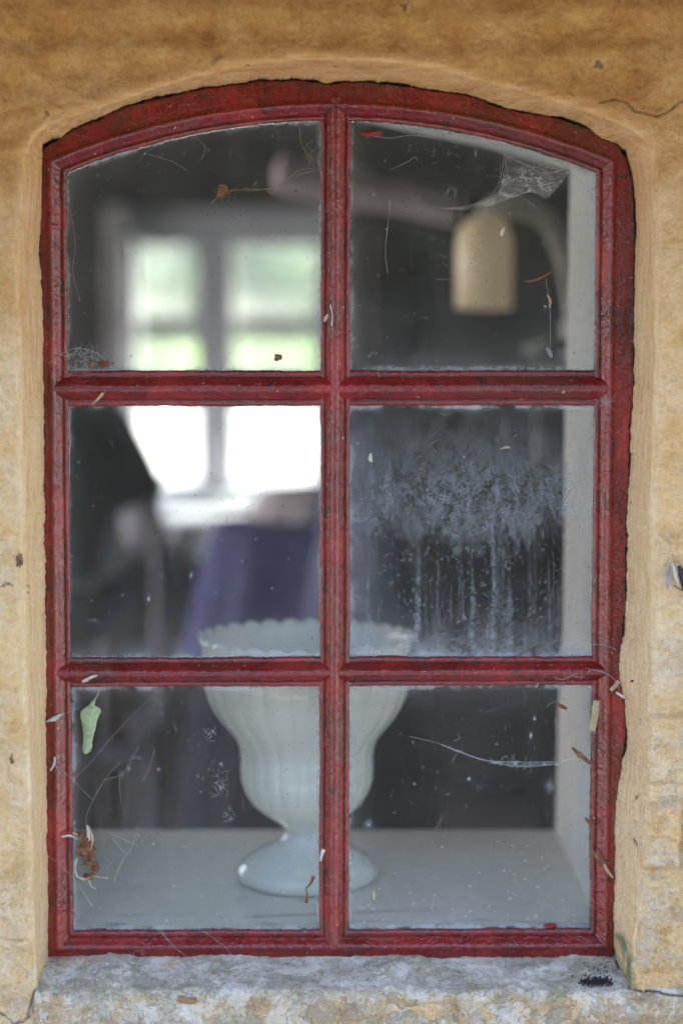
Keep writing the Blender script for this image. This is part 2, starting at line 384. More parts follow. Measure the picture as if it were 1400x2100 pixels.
# --- frame mesh
gl_noise = lambda P, a, s, seed: a*fbm(np.c_[P, np.full(len(P), 3.3)], s, 3, seed)
def frame_outer():
    L = [(94,1962),(94,1750),(90,1500),(88,1200),(86,960),(82,700),(78,500),(82,312)]
    T = [(82,312)] + [(x, y+7) for x, y in PT[3:-2]] + [(1262,300)]
    R = [(1262,300),(1282,326),(1292,360),(1297,420),(1299,480),(1297,700),(1294,800),(1288,905),(1286,1000),(1281,1060),(1279,1150),(1278,1240),(1275,1300),(1274,1400),(1277,1450),(1279,1500),(1266,1600),(1264,1700),(1262,1800),(1258,1900),(1252,1963)]
    B = [(1252,1963),(94,1963)]
    P = loop(L, T, R, B, NF); P = smooth_loop(P, 3)
    n = fbm(np.c_[P, np.zeros(len(P))], .045, 4, 5)
    n2 = fbm(np.c_[P, np.zeros(len(P))], .2, 3, 8)
    c = np.array([690., 1100.]); d = P-c; d /= np.linalg.norm(d, axis=1, keepdims=True)
    return P + d*(n*5+n2*2.5)[:, None]
prof = [(0, 0.0), (0, .0016), (.8, .0030), (3, .0036), (6, .0040), (8, .0040), (9.2, .0028), (10.4, .0036), (12, .0054), (15, .0064), (18, .0078), (20.5, .0090), (23, .0104), (25.5, .0113), (28, .0118), (30.5, .0118), (33, .0113), (35.5, .0103), (38, .0096)]
rows, hs, us = [], [], []
for u, h in prof: rows.append(contour(u, *NF)); hs.append(h); us.append(u)
OUT = frame_outer(); base = contour(38, *NF)
for t in (.12, .25, .38, .5, .62, .74, .86, .94, 1.0):
    rows.append(base*(1-t)+OUT*t); hs.append(.0096-.0012*t - (.0016 if t == 1 else 0)); us.append(40+40*t)
rows.append(OUT); hs.append(-.012); us.append(90)
rows = [rows[0]] + rows; hs = [-.004] + hs; us = [0] + us
def relief(rows, hs, us, amp=1.0, closed=True, seed=0, gkeep=None):
    P = np.array(rows); n, m, _ = P.shape
    H = np.array(hs)[:, None]*np.ones((1, m)); U = np.array(us)[:, None]*np.ones((1, m))
    Q = np.concatenate([P, np.zeros((n, m, 1))], -1)
    wob = np.stack([fbm(Q, .02, 3, seed+21), fbm(Q, .02, 3, seed+22)], -1)*1.3 + np.stack([fbm(Q, .12, 3, seed+23), fbm(Q, .12, 3, seed+24)], -1)*.7
    P = P + wob*amp*np.where(U < 2, 1.5, .8)[..., None]
    V = W(P[..., 0], P[..., 1], 0.0)
    H = H + (np.array(hs)[:, None] > .001)*(fbm(Q, .03, 4, seed+31)*.0004 + fbm(Q, .2, 3, seed+33)*.00035)
    V[..., 1] = -H
    g = np.exp(-((U-9.3)/1.8)**2)*.6 + np.exp(-(U/1.6)**2)*.7
    g = np.clip(g*sstep(-.45, .35, fbm(Q, .025, 4, seed+41)), 0, 1)
    return V, g
win = thing('window', 'red painted iron window with an arched top and six dusty glass panes', 'window', WV(690, 1960, 0))
V, g = relief(rows, hs, us)
edge = np.zeros_like(g); 
topmask = sstep(420, 300, np.array(rows)[..., 1])
g = np.clip(g + np.array([1 if u > 72 else 0 for u in us])[:, None]*.9*sstep(-.3, .4, fbm(V, 60, 4, 3)) , 0, 1)
from_arrays('frame', V, gridq(len(rows), V.shape[1], True), PAINT_V, win, attrs={'grime': g})
# --- glazing bars
half = [(-1.0, -.004), (-1.0, 0.0), (-.99, .0018), (-.94, .0032), (-.85, .0038), (-.76, .0040), (-.71, .0040), (-.67, .0028), (-.63, .0036), (-.57, .0056), (-.48, .0066), (-.40, .0080), (-.32, .0094), (-.24, .0106), (-.16, .0114), (-.08, .0119)]
def bar(name, a, b, hw, n, vertical, mat, seed, raise_=0.0):
    pr = half + [(0, .0120)] + [(-u, h) for u, h in half[::-1]]
    t = np.linspace(0, 1, n); A, B = np.array(a, float), np.array(b, float); C = A*(1-t)[:, None]+B*t[:, None]
    nrm = np.array([1, 0]) if vertical else np.array([0, 1])
    rows = [C+nrm*u*hw for u, h in pr]; hs = [h+(raise_ if h > .001 else 0) for u, h in pr]; us = [(1-abs(u))*30 for u, h in pr]
    V, g = relief(rows, hs, us, 1.0, False, seed)
    return from_arrays(name, V, gridq(len(rows), n, False, flip=not vertical), mat, win, attrs={'grime': g})
bar('glazing_bar', (688.5, 204), (684.5, 1937), 30.5, 760, True, PAINT_V, 100, .0004)
bar('glazing_bar', (112, 797), (1248, 795), 36.5, 520, False, PAINT_H, 200, -.0005)
bar('glazing_bar', (117, 1378), (1242, 1375), 30, 520, False, PAINT_H, 300, -.0005)

# --- glass panes with their dirt
def pane(cx0, cx1, y0, y1, arch, idx, spec):
    """photo-px rectangle (edges run 5 px under the putty line)"""
    st = 2.0
    xs = np.arange(cx0-6, cx1+6+st, st); nx = len(xs)
    h = (y1-y0)+12; ny = int(h/st)+1
    tt = np.linspace(0, 1, ny)[:, None]
    top = (arc_y(xs)-6 if arch else np.full(nx, y0-6.))
    X = np.broadcast_to(xs[None, :], (ny, nx)); Y = top[None, :]*(1-tt)+(y1+6)*tt
    Q = np.stack([X, Y, np.full_like(X, idx*7.7)], -1)
    dl, dr, db = X-cx0, cx1-X, y1-Y; dt = Y-(arc_y(X) if arch else y0)
    dist = np.minimum(np.minimum(dl, dr), np.minimum(db, dt))
    n1, n2, n3 = fbm(Q, .006, 4, idx+50), fbm(Q, .03, 4, idx+60), fbm(Q, .15, 3, idx+70)
    d = .5*spec.get('haze', .05)*(1+.9*n1+.3*n2)
    we = 5+4*n2                                           # band of dust along the putty line
    d = d + spec.get('edge', .55)*np.exp(-(np.maximum(dist, 0)/np.maximum(we, 1.5))**1.6)*sstep(-.6, .5, n2+.5*n3)
    d = d + .09*np.exp(-np.maximum(dist, 0)/26)*(1+n2)
    d = d + spec.get('low', .10)*np.exp(-np.maximum(db, 0)/70)*(1+n2)
    scale = np.zeros_like(X); speck = np.zeros_like(X)
    rng = np.random.default_rng(900+idx)
    def dab(x, y, r, a, dark=0, sx=1.0):
        ix0, ix1 = np.searchsorted(xs, [x-3*r*sx, x+3*r*sx]); ys = Y[:, min(max((ix0+ix1)//2, 0), nx-1)]
        iy0, iy1 = np.searchsorted(ys, [y-3*r, y+3*r]); sl = (slice(iy0, iy1+1), slice(ix0, ix1+1))
        gk = np.exp(-(((X[sl]-x)/(r*sx))**2+((Y[sl]-y)/r)**2)); d[sl] += a*gk
        if dark: speck[sl] = np.maximum(speck[sl], np.minimum(1, gk*1.6))
    for _ in range(spec.get('specks', 170)):
        dab(rng.uniform(cx0, cx1), rng.uniform(y0, y1), rng.choice([1.1, 1.3, 1.6, 2.4], p=[.58, .30, .11, .01]), rng.uniform(.12, .7))
    for _ in range(spec.get('dark', 16)):
        dab(rng.uniform(cx0, cx1), rng.uniform(y0, y1), rng.uniform(1.3, 2.4), .8, 1)
    for _ in range(spec.get('hairs', 26)):                # lint and small scratches
        x, y = rng.uniform(cx0+5, cx1-5), rng.uniform(y0+5, y1-5); a = rng.uniform(0, 6.28); L = rng.exponential(9)+4; k = rng.uniform(-.05, .05)
        am = rng.uniform(.06, .36)
        for q in range(int(L)):
            a += k+rng.normal()*.16; x += math.cos(a)*1.2; y += math.sin(a)*1.2
            if cx0 < x < cx1 and y0 < y < y1: dab(x, y, 1.05, am*.6)
    for (x, y, r, a, sx) in spec.get('dabs', []): dab(x, y, r, a, 0, sx)
    if spec.get('lime'):                                  # dried lime water on the middle right pane
        u = (X-cx0)/(cx1-cx0); v = (Y-y0)/(y1-y0)
        band = sstep(.04, .22, v+.10*n1+.05*n2)*sstep(.62, .36, v+.30*n2)
        g1 = fbm(Q*[1, .45, 1], .10, 5, 77, .8); g2 = fbm(Q, .33, 3, 78, .7); lowf = fbm(Q, .012, 3, 76)
        grain = sstep(-.35, .45, g1*.8+g2*.9)
        rag = fbm(Q*[1, .5, 1], .045, 6, 83, .85)
        band = sstep(.02, .20, v+.10*n1+.05*n2+.06*g1)*sstep(.60, .46, v+.22*rag+.10*g2+.05*np.sin(u*9))
        s = band*(.19+.07*lowf)*(.7+.3*sstep(-.5, .3, g1)) + band*.28*grain*sstep(.16, .40, v+.12*n2)
        s = s*(1-.75*sstep(.14, .34, -g1*.8-.9*g2+.25*(v-.3)))
        rs = np.random.default_rng(5)
        left = sstep(.22, .02, u+.05*n2)*sstep(.02, .2, v)*.22; s = np.maximum(s, left*(.7+.5*n2))
        for (sx0, y0s, y1s, wd, am) in [(rs.uniform(740, 1150), rs.uniform(1000, 1240), rs.uniform(1250, 1346), rs.uniform(2, 4), rs.uniform(.16, .42)) for _q in range(22)]+[(1010,1000,1340,7,.55),(1045,1180,1342,11,.55),(968,1160,1342,8,.55),(856,1120,1345,9,.5),(972,980,1100,5,.35),(1112,1270,1345,8,.5),(1143,1180,1330,5,.4),(755,1090,1340,6,.4),(1008,830,1010,5,.16),(985,930,1010,6,.3),(890,1270,1345,14,.45),(1075,1250,1343,6,.35),(935,1290,1345,14,.35)]:
            xx = sx0+3.5*fbm(np.stack([Y*.0, Y, Y*0+sx0], -1), .02, 2, 79)
            tp = sstep(y0s-40, y0s+90, Y+25*n3)*sstep(y1s+14, y1s-6, Y)*(.55+.45*sstep(-.3, .3, fbm(Q, .06, 3, 84)))
            wdd = wd*(.35+.65*sstep(y0s, y1s, Y))*(1+.6*n3)
            s = np.maximum(s, am*np.exp(-((X-xx)/np.maximum(wdd, 1))**2)*tp*sstep(-.42, .12, .7*n3+.9*g2+.05))
        bot = np.exp(-np.maximum(db+10*n3, 0)/26.)*.55*sstep(.12, .3, u)*sstep(-.4, .3, n3+.3*n2+.1); s = np.maximum(s, bot)
        spl = sstep(.34, .5, fbm(Q, .17, 3, 81, .6))*sstep(.3, .5, v)*.36; s = np.maximum(s, spl)
        s = s*sstep(1.02, .86, u+.03*n2)
        d = d + s*.95; scale = np.clip(s*3, 0, 1)
    d = np.clip(d, 0, .92)
    V = W(X, Y, .0006); V = V.reshape(-1, 3)
    nv = len(V); ov = V.copy().reshape(ny, nx, 3)
    per = np.concatenate([np.arange(nx), np.arange(1, ny)*nx+nx-1, (ny-1)*nx+np.arange(nx-2, -1, -1), np.arange(ny-2, 0, -1)*nx])
    back = V[per].copy(); back[:, 1] = .0030
    Vall = np.vstack([V, back]); k = len(per); j = np.arange(k)
    side = np.stack([per[j], nv+j, nv+(j+1) % k, per[(j+1) % k]], -1)
    me_q = np.vstack([gridq(ny, nx), side])
    # back face as a strip of quads between top row and bottom row
    front = np.r_[np.ones(nv), np.zeros(k)]
    tb = nv+np.arange(nx); bb = nv+(nx-1)+(ny-1)+np.arange(nx)[::-1]; bb[-1] = bb[-1]
    bq = np.stack([tb[1:], tb[:-1], bb[:-1], bb[1:]], -1)
    me_q = np.vstack([me_q, bq])
    pad = np.zeros(k)
    return from_arrays('pane', Vall, me_q[:, ::-1], GLASS, win, smooth=False, attrs={'dirt': np.r_[d.ravel(), pad], 'front': front, 'scale': np.r_[scale.ravel(), pad], 'speck': np.r_[speck.ravel(), pad]})
p1 = pane(137, 658, 250, 762, True, 1, dict(haze=.028, specks=170, hairs=60, dark=26, low=.05, edge=.7))
p2 = pane(719, 1222, 250, 757, True, 2, dict(haze=.020, specks=210, hairs=55, dark=4, low=.06))
p3 = pane(140, 658, 831, 1348, False, 3, dict(haze=.016, specks=150, hairs=26, dark=18, low=.09, edge=.6, dabs=[(305,1228,5,.8,.5),(392,1180,6,.5,.5)]))
p4 = pane(717, 1229, 833, 1346, False, 4, dict(haze=.022, specks=150, hairs=20, dark=4, low=.12, edge=.8, lime=True))
p5 = pane(150, 655, 1409, 1907, False, 5, dict(haze=.020, specks=230, hairs=45, dark=12, low=.10, edge=.8, dabs=[(250,1590,3,.5,1),(265,1577,2.5,.6,1),(325,1578,3,.5,1)]))
p6 = pane(714, 1215, 1406, 1903, False, 6, dict(haze=.020, specks=260, hairs=30, dark=6, low=.14, edge=.8, dabs=[(1095,1473,5,.5,.6),(1088,1508,7,.6,.4),(1126,1612,12,.3,.7),(961,1597,3,.9,1),(755,1690,9,.35,.8)]))
for p, l in ((p4, 'pane streaked with dried bluish lime and water runs'),): p['label'] = l

# ================================================================== plastered wall
DW = .055                                   # the wall face stands 55 mm in front of the window plane
AL = [(74,2040),(72,1960),(66,1700),(56,1400),(50,1100),(44,800),(40,600),(44,420),(52,330),(72,276)]
AT = [(72,276),(100,258),(200,222),(300,186),(400,158),(500,136),(600,123),(700,121),(800,128),(900,143),(1000,166),(1100,196),(1200,226),(1290,262),(1322,284)]
ARR = [(1322,284),(1338,330),(1342,450),(1342,700),(1338,900),(1332,1050),(1336,1200),(1334,1300),(1328,1450),(1324,1600),(1320,1700),(1310,1850),(1298,1960),(1290,2040)]
AB = [(1290,2040),(74,2040)]
C0 = smooth_loop(loop(PL, PT, PR, PB, nW), 2); C1 = smooth_loop(loop(AL, AT, ARR, AB, nW), 14)
q0 = np.c_[C0, np.zeros(len(C0))]; cc = np.array([690., 1150.])
dd = (C0-cc)/np.linalg.norm(C0-cc, axis=1, keepdims=True)
C0 = C0 + dd*(fbm(q0, .05, 4, 12)*4.0+fbm(q0, .25, 3, 13)*2.2)[:, None]
q1 = np.c_[C1, np.zeros(len(C1))]
lowr = sstep(1350, 1700, C1[:, 1])*sstep(900, 1300, C1[:, 0])
C1 = C1 + dd*(fbm(q1, .012, 3, 15)*5+fbm(q1, .05, 3, 16)*(2+5*lowr))[:, None]
w0 = W(C0[:, 0], C0[:, 1], -.0085); w1 = W(C1[:, 0], C1[:, 1], -DW)
wb = w0.copy(); wb[:, 1] = .014
XO, ZT, ZB = 2.4, 2.2, -.1
cen = np.array([0, -DW, ZC]); dv = w1-cen
tx = np.where(np.abs(dv[:, 0]) > 1e-6, XO/np.maximum(np.abs(dv[:, 0]), 1e-6), 1e9)
tz = np.where(dv[:, 2] > 0, (ZT-ZC)/np.maximum(dv[:, 2], 1e-6), (ZC-ZB)/np.maximum(-dv[:, 2], 1e-6))
wo = cen+dv*np.minimum(tx, tz)[:, None]; wo[:, 1] = -DW
dout = wo-w1; Lout = np.linalg.norm(dout, axis=1, keepdims=True); dout /= Lout
rings = [wb]
for t in np.linspace(0, .94, 30): rings.append(w0*(1-t)+w1*t)
pa = w0*.06+w1*.94; pb = w1+dout*.0045
for t in np.linspace(0, 1, 12)[1:]: rings.append(pa*(1-t)**2+2*w1*t*(1-t)+pb*t*t)
for dmm in np.r_[np.linspace(.0072, .16, 128), np.geomspace(.17, 1.0, 18)]:
    rings.append(w1+dout*np.minimum(dmm, Lout*.98))
rings.append(wo)
RV = np.array(rings)
# make the far corners square
NRM = gnormals(RV, True)
if NRM[60, 50, 1] > 0: NRM = -NRM; WFLIP = True
else: WFLIP = False
fade = np.ones(len(rings)); fade[0] = 0; fade[1] = .2; fade[2] = .5; fade[3] = .8; fade[-1] = 0
isface = sstep(30, 44, np.arange(len(rings)))[:, None]
vis = sstep(.30, .22, np.linalg.norm(RV-w1[None], axis=-1))
def world_to_px(V):
    d = V-CAM; f = d[..., 1]*_c-d[..., 2]*_s; u = d[..., 1]*_s+d[..., 2]*_c
    return 700+F*d[..., 0]/f, 1050-F*u/f
PXw, PYw = world_to_px(RV)
lowz = sstep(900, 1700, PYw)
disp = fbm(RV, 9, 3, 31)*.0030*(.4+.6*isface) + fbm(RV, 34, 4, 32)*.0016*(.35+.65*isface) + fbm(RV, 120, 4, 34)*.0008*(.25+.75*isface)
pit = fbm(RV, 55, 4, 35)
disp += isface*(.0022*sstep(.05, .45, pit)*(.5+lowz) - .0018*sstep(.15, .5, -pit)*(.4+lowz))
disp += isface*(.35+lowz)*fbm(RV, 260, 3, 36)*.0010
# lumps of stonework showing through the wash, lower right
bx = PXw+6*fbm(RV, 70, 3, 37); by_ = PYw+6*fbm(RV, 70, 3, 38)
def blk(x0, y0, x1, y1, s=6): return sstep(x0-s, x0+s, bx)*sstep(x1+s, x1-s, bx)*sstep(y0-s, y0+s, by_)*sstep(y1+s, y1-s, by_)
disp += isface*.0045*(blk(1328, 1466, 1600, 1606)+blk(1320, 1648, 1390, 1780)+blk(1402, 1650, 1600, 1790)+.7*blk(1318, 1800, 1600, 1990)+.4*blk(1340,1180,1600,1440))
disp += isface*.003*(blk(-100, 1800, 62, 1925)-blk(-100, 1660, 50, 1790)*.5)
# soft horizontal coving lines high up
disp += isface*.0012*np.sin(PYw*.07+2*fbm(RV, 12, 2, 39))*sstep(260, 100, PYw)
disp[0] = 0
RV = RV + NRM*(disp*fade[:, None]*vis[..., :])[..., None]
# creases and stains drawn as vertex data
def line_mask(lines, wpx, PXa, PYa, jit=3.0, seed=1):
    out = np.zeros_like(PXa)
    jx = PXa+jit*fbm(np.stack([PXa, PYa, PXa*0], -1), .06, 3, seed); jy = PYa+jit*fbm(np.stack([PXa, PYa, PXa*0+9], -1), .06, 3, seed+1)
    for L in lines:
        for (x0, y0), (x1, y1) in zip(L[:-1], L[1:]):
            vx, vy = x1-x0, y1-y0; t = np.clip(((jx-x0)*vx+(jy-y0)*vy)/(vx*vx+vy*vy), 0, 1)
            out = np.maximum(out, np.exp(-((jx-x0-t*vx)**2+(jy-y0-t*vy)**2)/wpx**2))
    return out
cr = line_mask([[(76,2018),(70,2050),(60,2075),(52,2094),(30,2095),(14,2082),(-20,2070)], [(1230,212),(1262,206),(1285,212),(1300,228),(1345,240),(1372,228),(1405,205)], [(1278,298),(1300,292),(1312,286)],
                [(1290,2027),(1330,2034),(1370,2038),(1420,2046)]], 2.2, PXw, PYw, 6, 3)*.85
cr = np.maximum(cr, line_mask([[(437,130),(452,120)],[(447,149),(462,149)]], 5, PXw, PYw, 8, 13)*.5)
algae = sstep(0, 1, line_mask([[(1275,1930),(1282,1975),(1286,2020)]], 16, PXw, PYw, 14, 5)*.9+line_mask([[(92,1990),(84,2012)]], 10, PXw, PYw, 8, 6)*.7)
cr[0] = 1; cr[1] = np.maximum(cr[1], .6)
wall = from_arrays('plastered_wall', RV, gridq(len(rings), RV.shape[1], True, flip=WFLIP), PLASTER, None, attrs={'crack': np.clip(cr*isface+cr*(np.arange(len(rings))<2)[:, None], 0, 1), 'algae': np.clip(algae, 0, 1), 'reveal': np.broadcast_to((1-sstep(36, 47, np.arange(len(rings))))[:, None], PXw.shape)})
tag(wall, 'rough ochre limewashed plaster wall around the red window', 'wall')

# ================================================================== stone sill
def make_sill():
    x0, x1 = W(74, 2035, -DW)[0], .80
    zt = W(690, 1957, -.006)[2]; zf = W(690, 2030, -.058)[2]
    path = [(.014, zt+.001), (.004, zt+.0005), (-.004, zt)]
    for t in np.linspace(0, 1, 46)[1:]: path.append((-.004-(.049)*t, zt+(zf-zt)*t))
    for a in np.linspace(0, 90, 14)[1:]: path.append((-.053-.0075*math.sin(math.radians(a)), zf-.0075*(1-math.cos(math.radians(a)))))
    for t in np.linspace(0, 1, 70)[1:]: path.append((-.0605-.0025*t, zf-.0075-.115*t))
    path.append((.0, path[-1][1]))
    path = np.array(path); n = len(path); xs = np.linspace(x0, x1, 1150)
    V = np.zeros((n, len(xs), 3)); V[..., 0] = xs[None]; V[..., 1] = path[:, 0][:, None]; V[..., 2] = path[:, 1][:, None]
    N = gnormals(V); 
    if N[20, 50, 2] < 0: N = -N; flip = True
    else: flip = False
    d = fbm(V, 11, 3, 61)*.0035+fbm(V, 45, 4, 62)*.0028+fbm(V, 150, 4, 63)*.0012
    d += .0035*sstep(.1, .5, fbm(V, 26, 4, 64))-.005*sstep(.1, .5, -fbm(V*[1, 1, 2.2], 17, 4, 65))*sstep(zf, zf-.02, V[..., 2])
    d *= np.minimum(1, np.arange(n)/6.)[:, None]
    d *= (np.arange(n) < n-1)[:, None]
    V = V+N*d[..., None]
    px, py = world_to_px(V)
    c = line_mask([[(1262,1968),(1268,1985)],[(1288,2026),(1330,2034),(1420,2046)]], 3, px, py, 5, 8)
    Vx = V.reshape(-1, 3)
    o = from_arrays('window_sill', V, gridq(n, len(xs), False, flip=flip), STONE, None, attrs={'crack': c})
    tag(o, 'weathered grey stone sill with lichen below the red window', 'window sill')
make_sill()

# ================================================================== the house round the room (inside of the wall, floor, ceiling, roof)
YI = .32
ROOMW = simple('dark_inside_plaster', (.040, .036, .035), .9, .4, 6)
WHITEW = simple('whitewashed_reveal', (.60, .605, .59), .85, .07, 14, .5, .003)
SILLW = None
def inner_reveal():
    """white splayed lining from the window back to the room, one strip, closed below by the inner sill"""
    near = loop([(120,1960),(112,345)], [(112,345)]+[(x, float(arc_y(x, AR+12))) for x in range(160, 1241, 60)]+[(1244,338)], [(1244,338),(1226,1930)], [(1226,1930),(120,1960)], (60, 120, 60, 60))
    far = loop([(60,1712),(60,400)], [(60,400),(150,290),(300,225),(450,200),(600,215),(760,252),(900,281),(1000,304),(1100,330),(1166,350)], [(1166,350),(1160,800),(1156,1250),(1136,1704)], [(1136,1704),(60,1712)], (60, 120, 60, 60))
    R = []
    for t in np.linspace(0, 1, 24):
        a = W(near[:, 0], near[:, 1], .012); b = W(far[:, 0], far[:, 1], YI); R.append(a*(1-t)+b*t)
    fp = R[-1]
    bo = 1.0; outer = fp.copy()
    c = np.array([.02, YI, 1.4]); d = fp-c; k = np.minimum(2.2/np.maximum(abs(d[:, 0]), 1e-5), np.where(d[:, 2] > 0, 1.02/np.maximum(d[:, 2], 1e-5), 1.06/np.maximum(-d[:, 2], 1e-5)))
    outer = c+d*k[:, None]; outer[:, 1] = YI
    A = np.array(R); A = A+np.stack([fbm(A, 9, 3, 91)*.003, A[..., 0]*0, fbm(A, 9, 3, 92)*.003], -1)*np.linspace(0, 1, 24)[:, None, None]
    n = A.shape[1]; keep = slice(0, 241)        # leave the bottom run out: the inner sill closes it
    return A, outer, fp
A, outer, fp = inner_reveal()
room = thing('house', 'dim room of the old house seen through the red window', 'building', (0, .4, .35))
B = A[:, :241]; from_arrays('reveal', B, gridq(B.shape[0], B.shape[1]), WHITEW, room)
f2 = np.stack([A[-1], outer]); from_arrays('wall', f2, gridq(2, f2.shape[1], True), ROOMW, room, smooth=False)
zI = float(W(690, 1905, .004)[2])
def inner_sill_mat():
    m = M('old_white_painted_board')
    n = m.noise(9, 6, .6, .6); st = m.rng(m.noise(1, 6, .6, 1.0, vec=m.map(9, 34, 34)), .50, .62)
    edge = m.rng(m.n('ShaderNodeSeparateXYZ', None, i0=m.pos).outputs[1], .085, .03)
    c = m.ramp(n, [(.3, (.66, .65, .58)), (.7, (.78, .76, .69))])
    c = m.mix(m.math('MULTIPLY', st, m.math('MULTIPLY', edge, .75)), c, (.22, .21, .24))
    return m.done(m.pbr(c, .42, Normal=m.bump(m.noise(40, 5), .3, .002)))
SILLW = inner_sill_mat()
zF = float(W(690, 1703, YI)[2])
bm = bmesh.new()
vv = [bm.verts.new(p) for p in ((-.95,.005,zI),(.32,.005,zI),(.32,YI+.004,zF),(-.95,YI+.004,zF),(-.95,.005,zI-.03),(.32,.005,zI-.03),(.32,YI+.004,zF-.04),(-.95,YI+.004,zF-.04))]
for f in ((0,1,2,3),(7,6,5,4),(0,4,5,1),(1,5,6,2),(2,6,7,3),(3,7,4,0)): bm.faces.new([vv[i] for i in f])
bm_obj('inner_sill', bm, SILLW, room, bevel=.002)
BRICK = simple('old_roof_tile', (.30, .12, .07), .85, .3, 30); WOOD = simple('dark_roof_wood', (.09, .06, .04), .8, .3, 30)
bm = bmesh.new(); add_box(bm, -2.7, -2.2, -.04, .45, -.1, 2.6); add_box(bm, -2.7, -2.2, 4.0, 4.19, -.1, 2.6); add_box(bm, -2.7, -2.2, .45, 4.0, -.1, .34); add_box(bm, -2.7, -2.2, .45, 4.0, 2.3, 2.6)  # wide opening added in this unseen wall to let more light into the room
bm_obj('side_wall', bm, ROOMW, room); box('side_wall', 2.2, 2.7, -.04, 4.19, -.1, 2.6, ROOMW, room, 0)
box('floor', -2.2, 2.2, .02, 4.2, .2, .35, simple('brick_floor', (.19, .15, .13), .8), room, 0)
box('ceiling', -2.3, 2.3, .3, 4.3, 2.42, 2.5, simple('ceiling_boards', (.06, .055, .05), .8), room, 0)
def slab(name, y0, z0, y1, z1, th, mat):
    bm = bmesh.new(); v = []
    for x in (-3.0, 3.0):
        for (y, z) in ((y0, z0), (y1, z1), (y1, z1+th), (y0, z0+th)): v.append(bm.verts.new((x, y, z)))
    for f in ((0,1,2,3),(7,6,5,4),(0,4,5,1),(1,5,6,2),(2,6,7,3),(3,7,4,0)): bm.faces.new([v[i] for i in f])
    return bm_obj(name, bm, mat, room)
slab('roof', -.62, 1.86, 2.25, 3.75, .12, BRICK); slab('roof', 2.26, 3.75, 4.52, 2.62, .12, BRICK)
# back wall with its window hole
YB = 4.2
h0 = W(262, 428, YB); h1 = W(684, 1022, YB)
bm = bmesh.new(); hx0, hx1, hz0, hz1 = h0[0], h1[0], h1[2], h0[2]
add_box(bm, -2.2, hx0, YB, YB+.28, .2, 2.6); add_box(bm, hx1, 2.2, YB, YB+.28, .2, 2.6)
add_box(bm, hx0, hx1, YB, YB+.28, .2, hz0); add_box(bm, hx0, hx1, YB, YB+.28, hz1, 2.6)
bm_obj('back_wall', bm, ROOMW, room)

# ---- far window in the back wall
GREYP = simple('pale_grey_window_paint', (.62, .62, .68), .5, .08)
fw = thing('casement_window', 'pale grey casement window across the room with green garden behind', 'window', (float(hx0+hx1)/2, YB+.05, float(hz0)))
def fr(name, x0, y0, x1, y1, a=.04, b=.10, mt=None): return pbox(name, x0, y0, x1, y1, YB+a, YB+b, mt or GREYP, fw, .003)
fr('frame', 264, 428, 682, 486); fr('frame', 264, 487, 284, 1001); fr('frame', 650, 487, 682, 1001); fr('frame', 264, 1002, 682, 1022, .02, .12)
fr('mullion', 402, 487, 482, 1001, .035, .11)
for (xa, xb) in ((285, 401), (483, 649)):
    fr('casement', xa, 488, xb, 506, .045, .09); fr('casement', xa, 988, xb, 1001, .045, .09); fr('glazing_bar', xa, 650, xb, 688, .047, .085); fr('glazing_bar', xa, 806, xb, 828, .047, .085)
CG = M('clear_window_glass'); tr = CG.n('ShaderNodeBsdfTransparent', None, Color=(.93, .96, .95, 1)).outputs[0]; gl = CG.n('ShaderNodeBsdfAnisotropic', None, Roughness=.02).outputs[0]
cg = CG.n('ShaderNodeMixShader', None, i0=.05, i1=tr, i2=gl).outputs[0]; tlc = CG.n('ShaderNodeBsdfTranslucent', None, Color=(.8, .8, .8, 1)).outputs[0]
CG = CG.done(CG.n('ShaderNodeMixShader', None, i0=.05, i1=cg, i2=tlc).outputs[0])
for (xa, xb) in ((287, 399), (485, 647)):
    for (ya, yb) in ((508, 649), (690, 805), (830, 987)): pbox('pane', xa, ya, xb, yb, YB+.062, YB+.066, CG, fw, 0)
SILLB = simple('sunlit_sill_paint', (.78, .80, .85), .4, .05)
a = W(236, 1022, YB-.14); b = W(700, 1058, YB-.14)
box('sill_board', a[0], b[0], YB-.14, YB+.30, b[2], a[2], SILLB, fw, .004)
# white lining boards of the far window and the pale post left of it
post = pbox('wall_post', 214, 420, 262, 1060, YB-.10, YB-.002, simple('pale_post_paint', (.40, .38, .40), .6), None); tag(post, 'pale painted upright post left of the far casement window', 'post')

# ================================================================== inside things
# --- milk glass compote
def milk_mat():
    m = M('milk_glass')
    return m.done(m.pbr((.88, .875, .81), .16, Subsurface_Weight=.2, Subsurface_Radius=(.02, .022, .02), Subsurface_Scale=.6, Coat_Weight=.3, Coat_Roughness=.05))
MILK = milk_mat()
YV = .155; cx = float(W(629, 1500, YV)[0])
def vz(py): return float(W(629, py, YV)[2])
pxm = PX*(YV+D0)/D0
zbase = zI + (zF-zI)*(YV-.004)/(YI-.004)
def vp(r, py): return (r*pxm, vz(py))
sh = zbase+.0008-vz(1800)
out_prof = [(10,1800),(138,1800),(145,1796),(146,1786),(143,1776),(132,1763),(108,1749),(80,1736),(58,1725),(47,1713),(46,1703),(53,1692),(72,1679),(95,1664),(116,1645),(130,1622),(137,1600),(138,1575),(137,1552),(140,1532),(149,1512),(166,1492),(182,1473),(196,1452),(206,1430),(213,1405),(216,1380),(214,1356),(216,1334),(219,1318),(222,1306)]
in_prof = [(216,1306),(211,1322),(206,1350),(203,1385),(196,1418),(182,1448),(164,1478),(148,1506),(136,1530),(130,1560),(127,1590),(116,1615),(90,1640),(50,1655),(5,1660)]
allp = [vp(r, y) for r, y in out_prof]+[vp(r, y) for r, y in in_prof]; allp = [(r, z+sh) for r, z in allp]
no = len(out_prof)
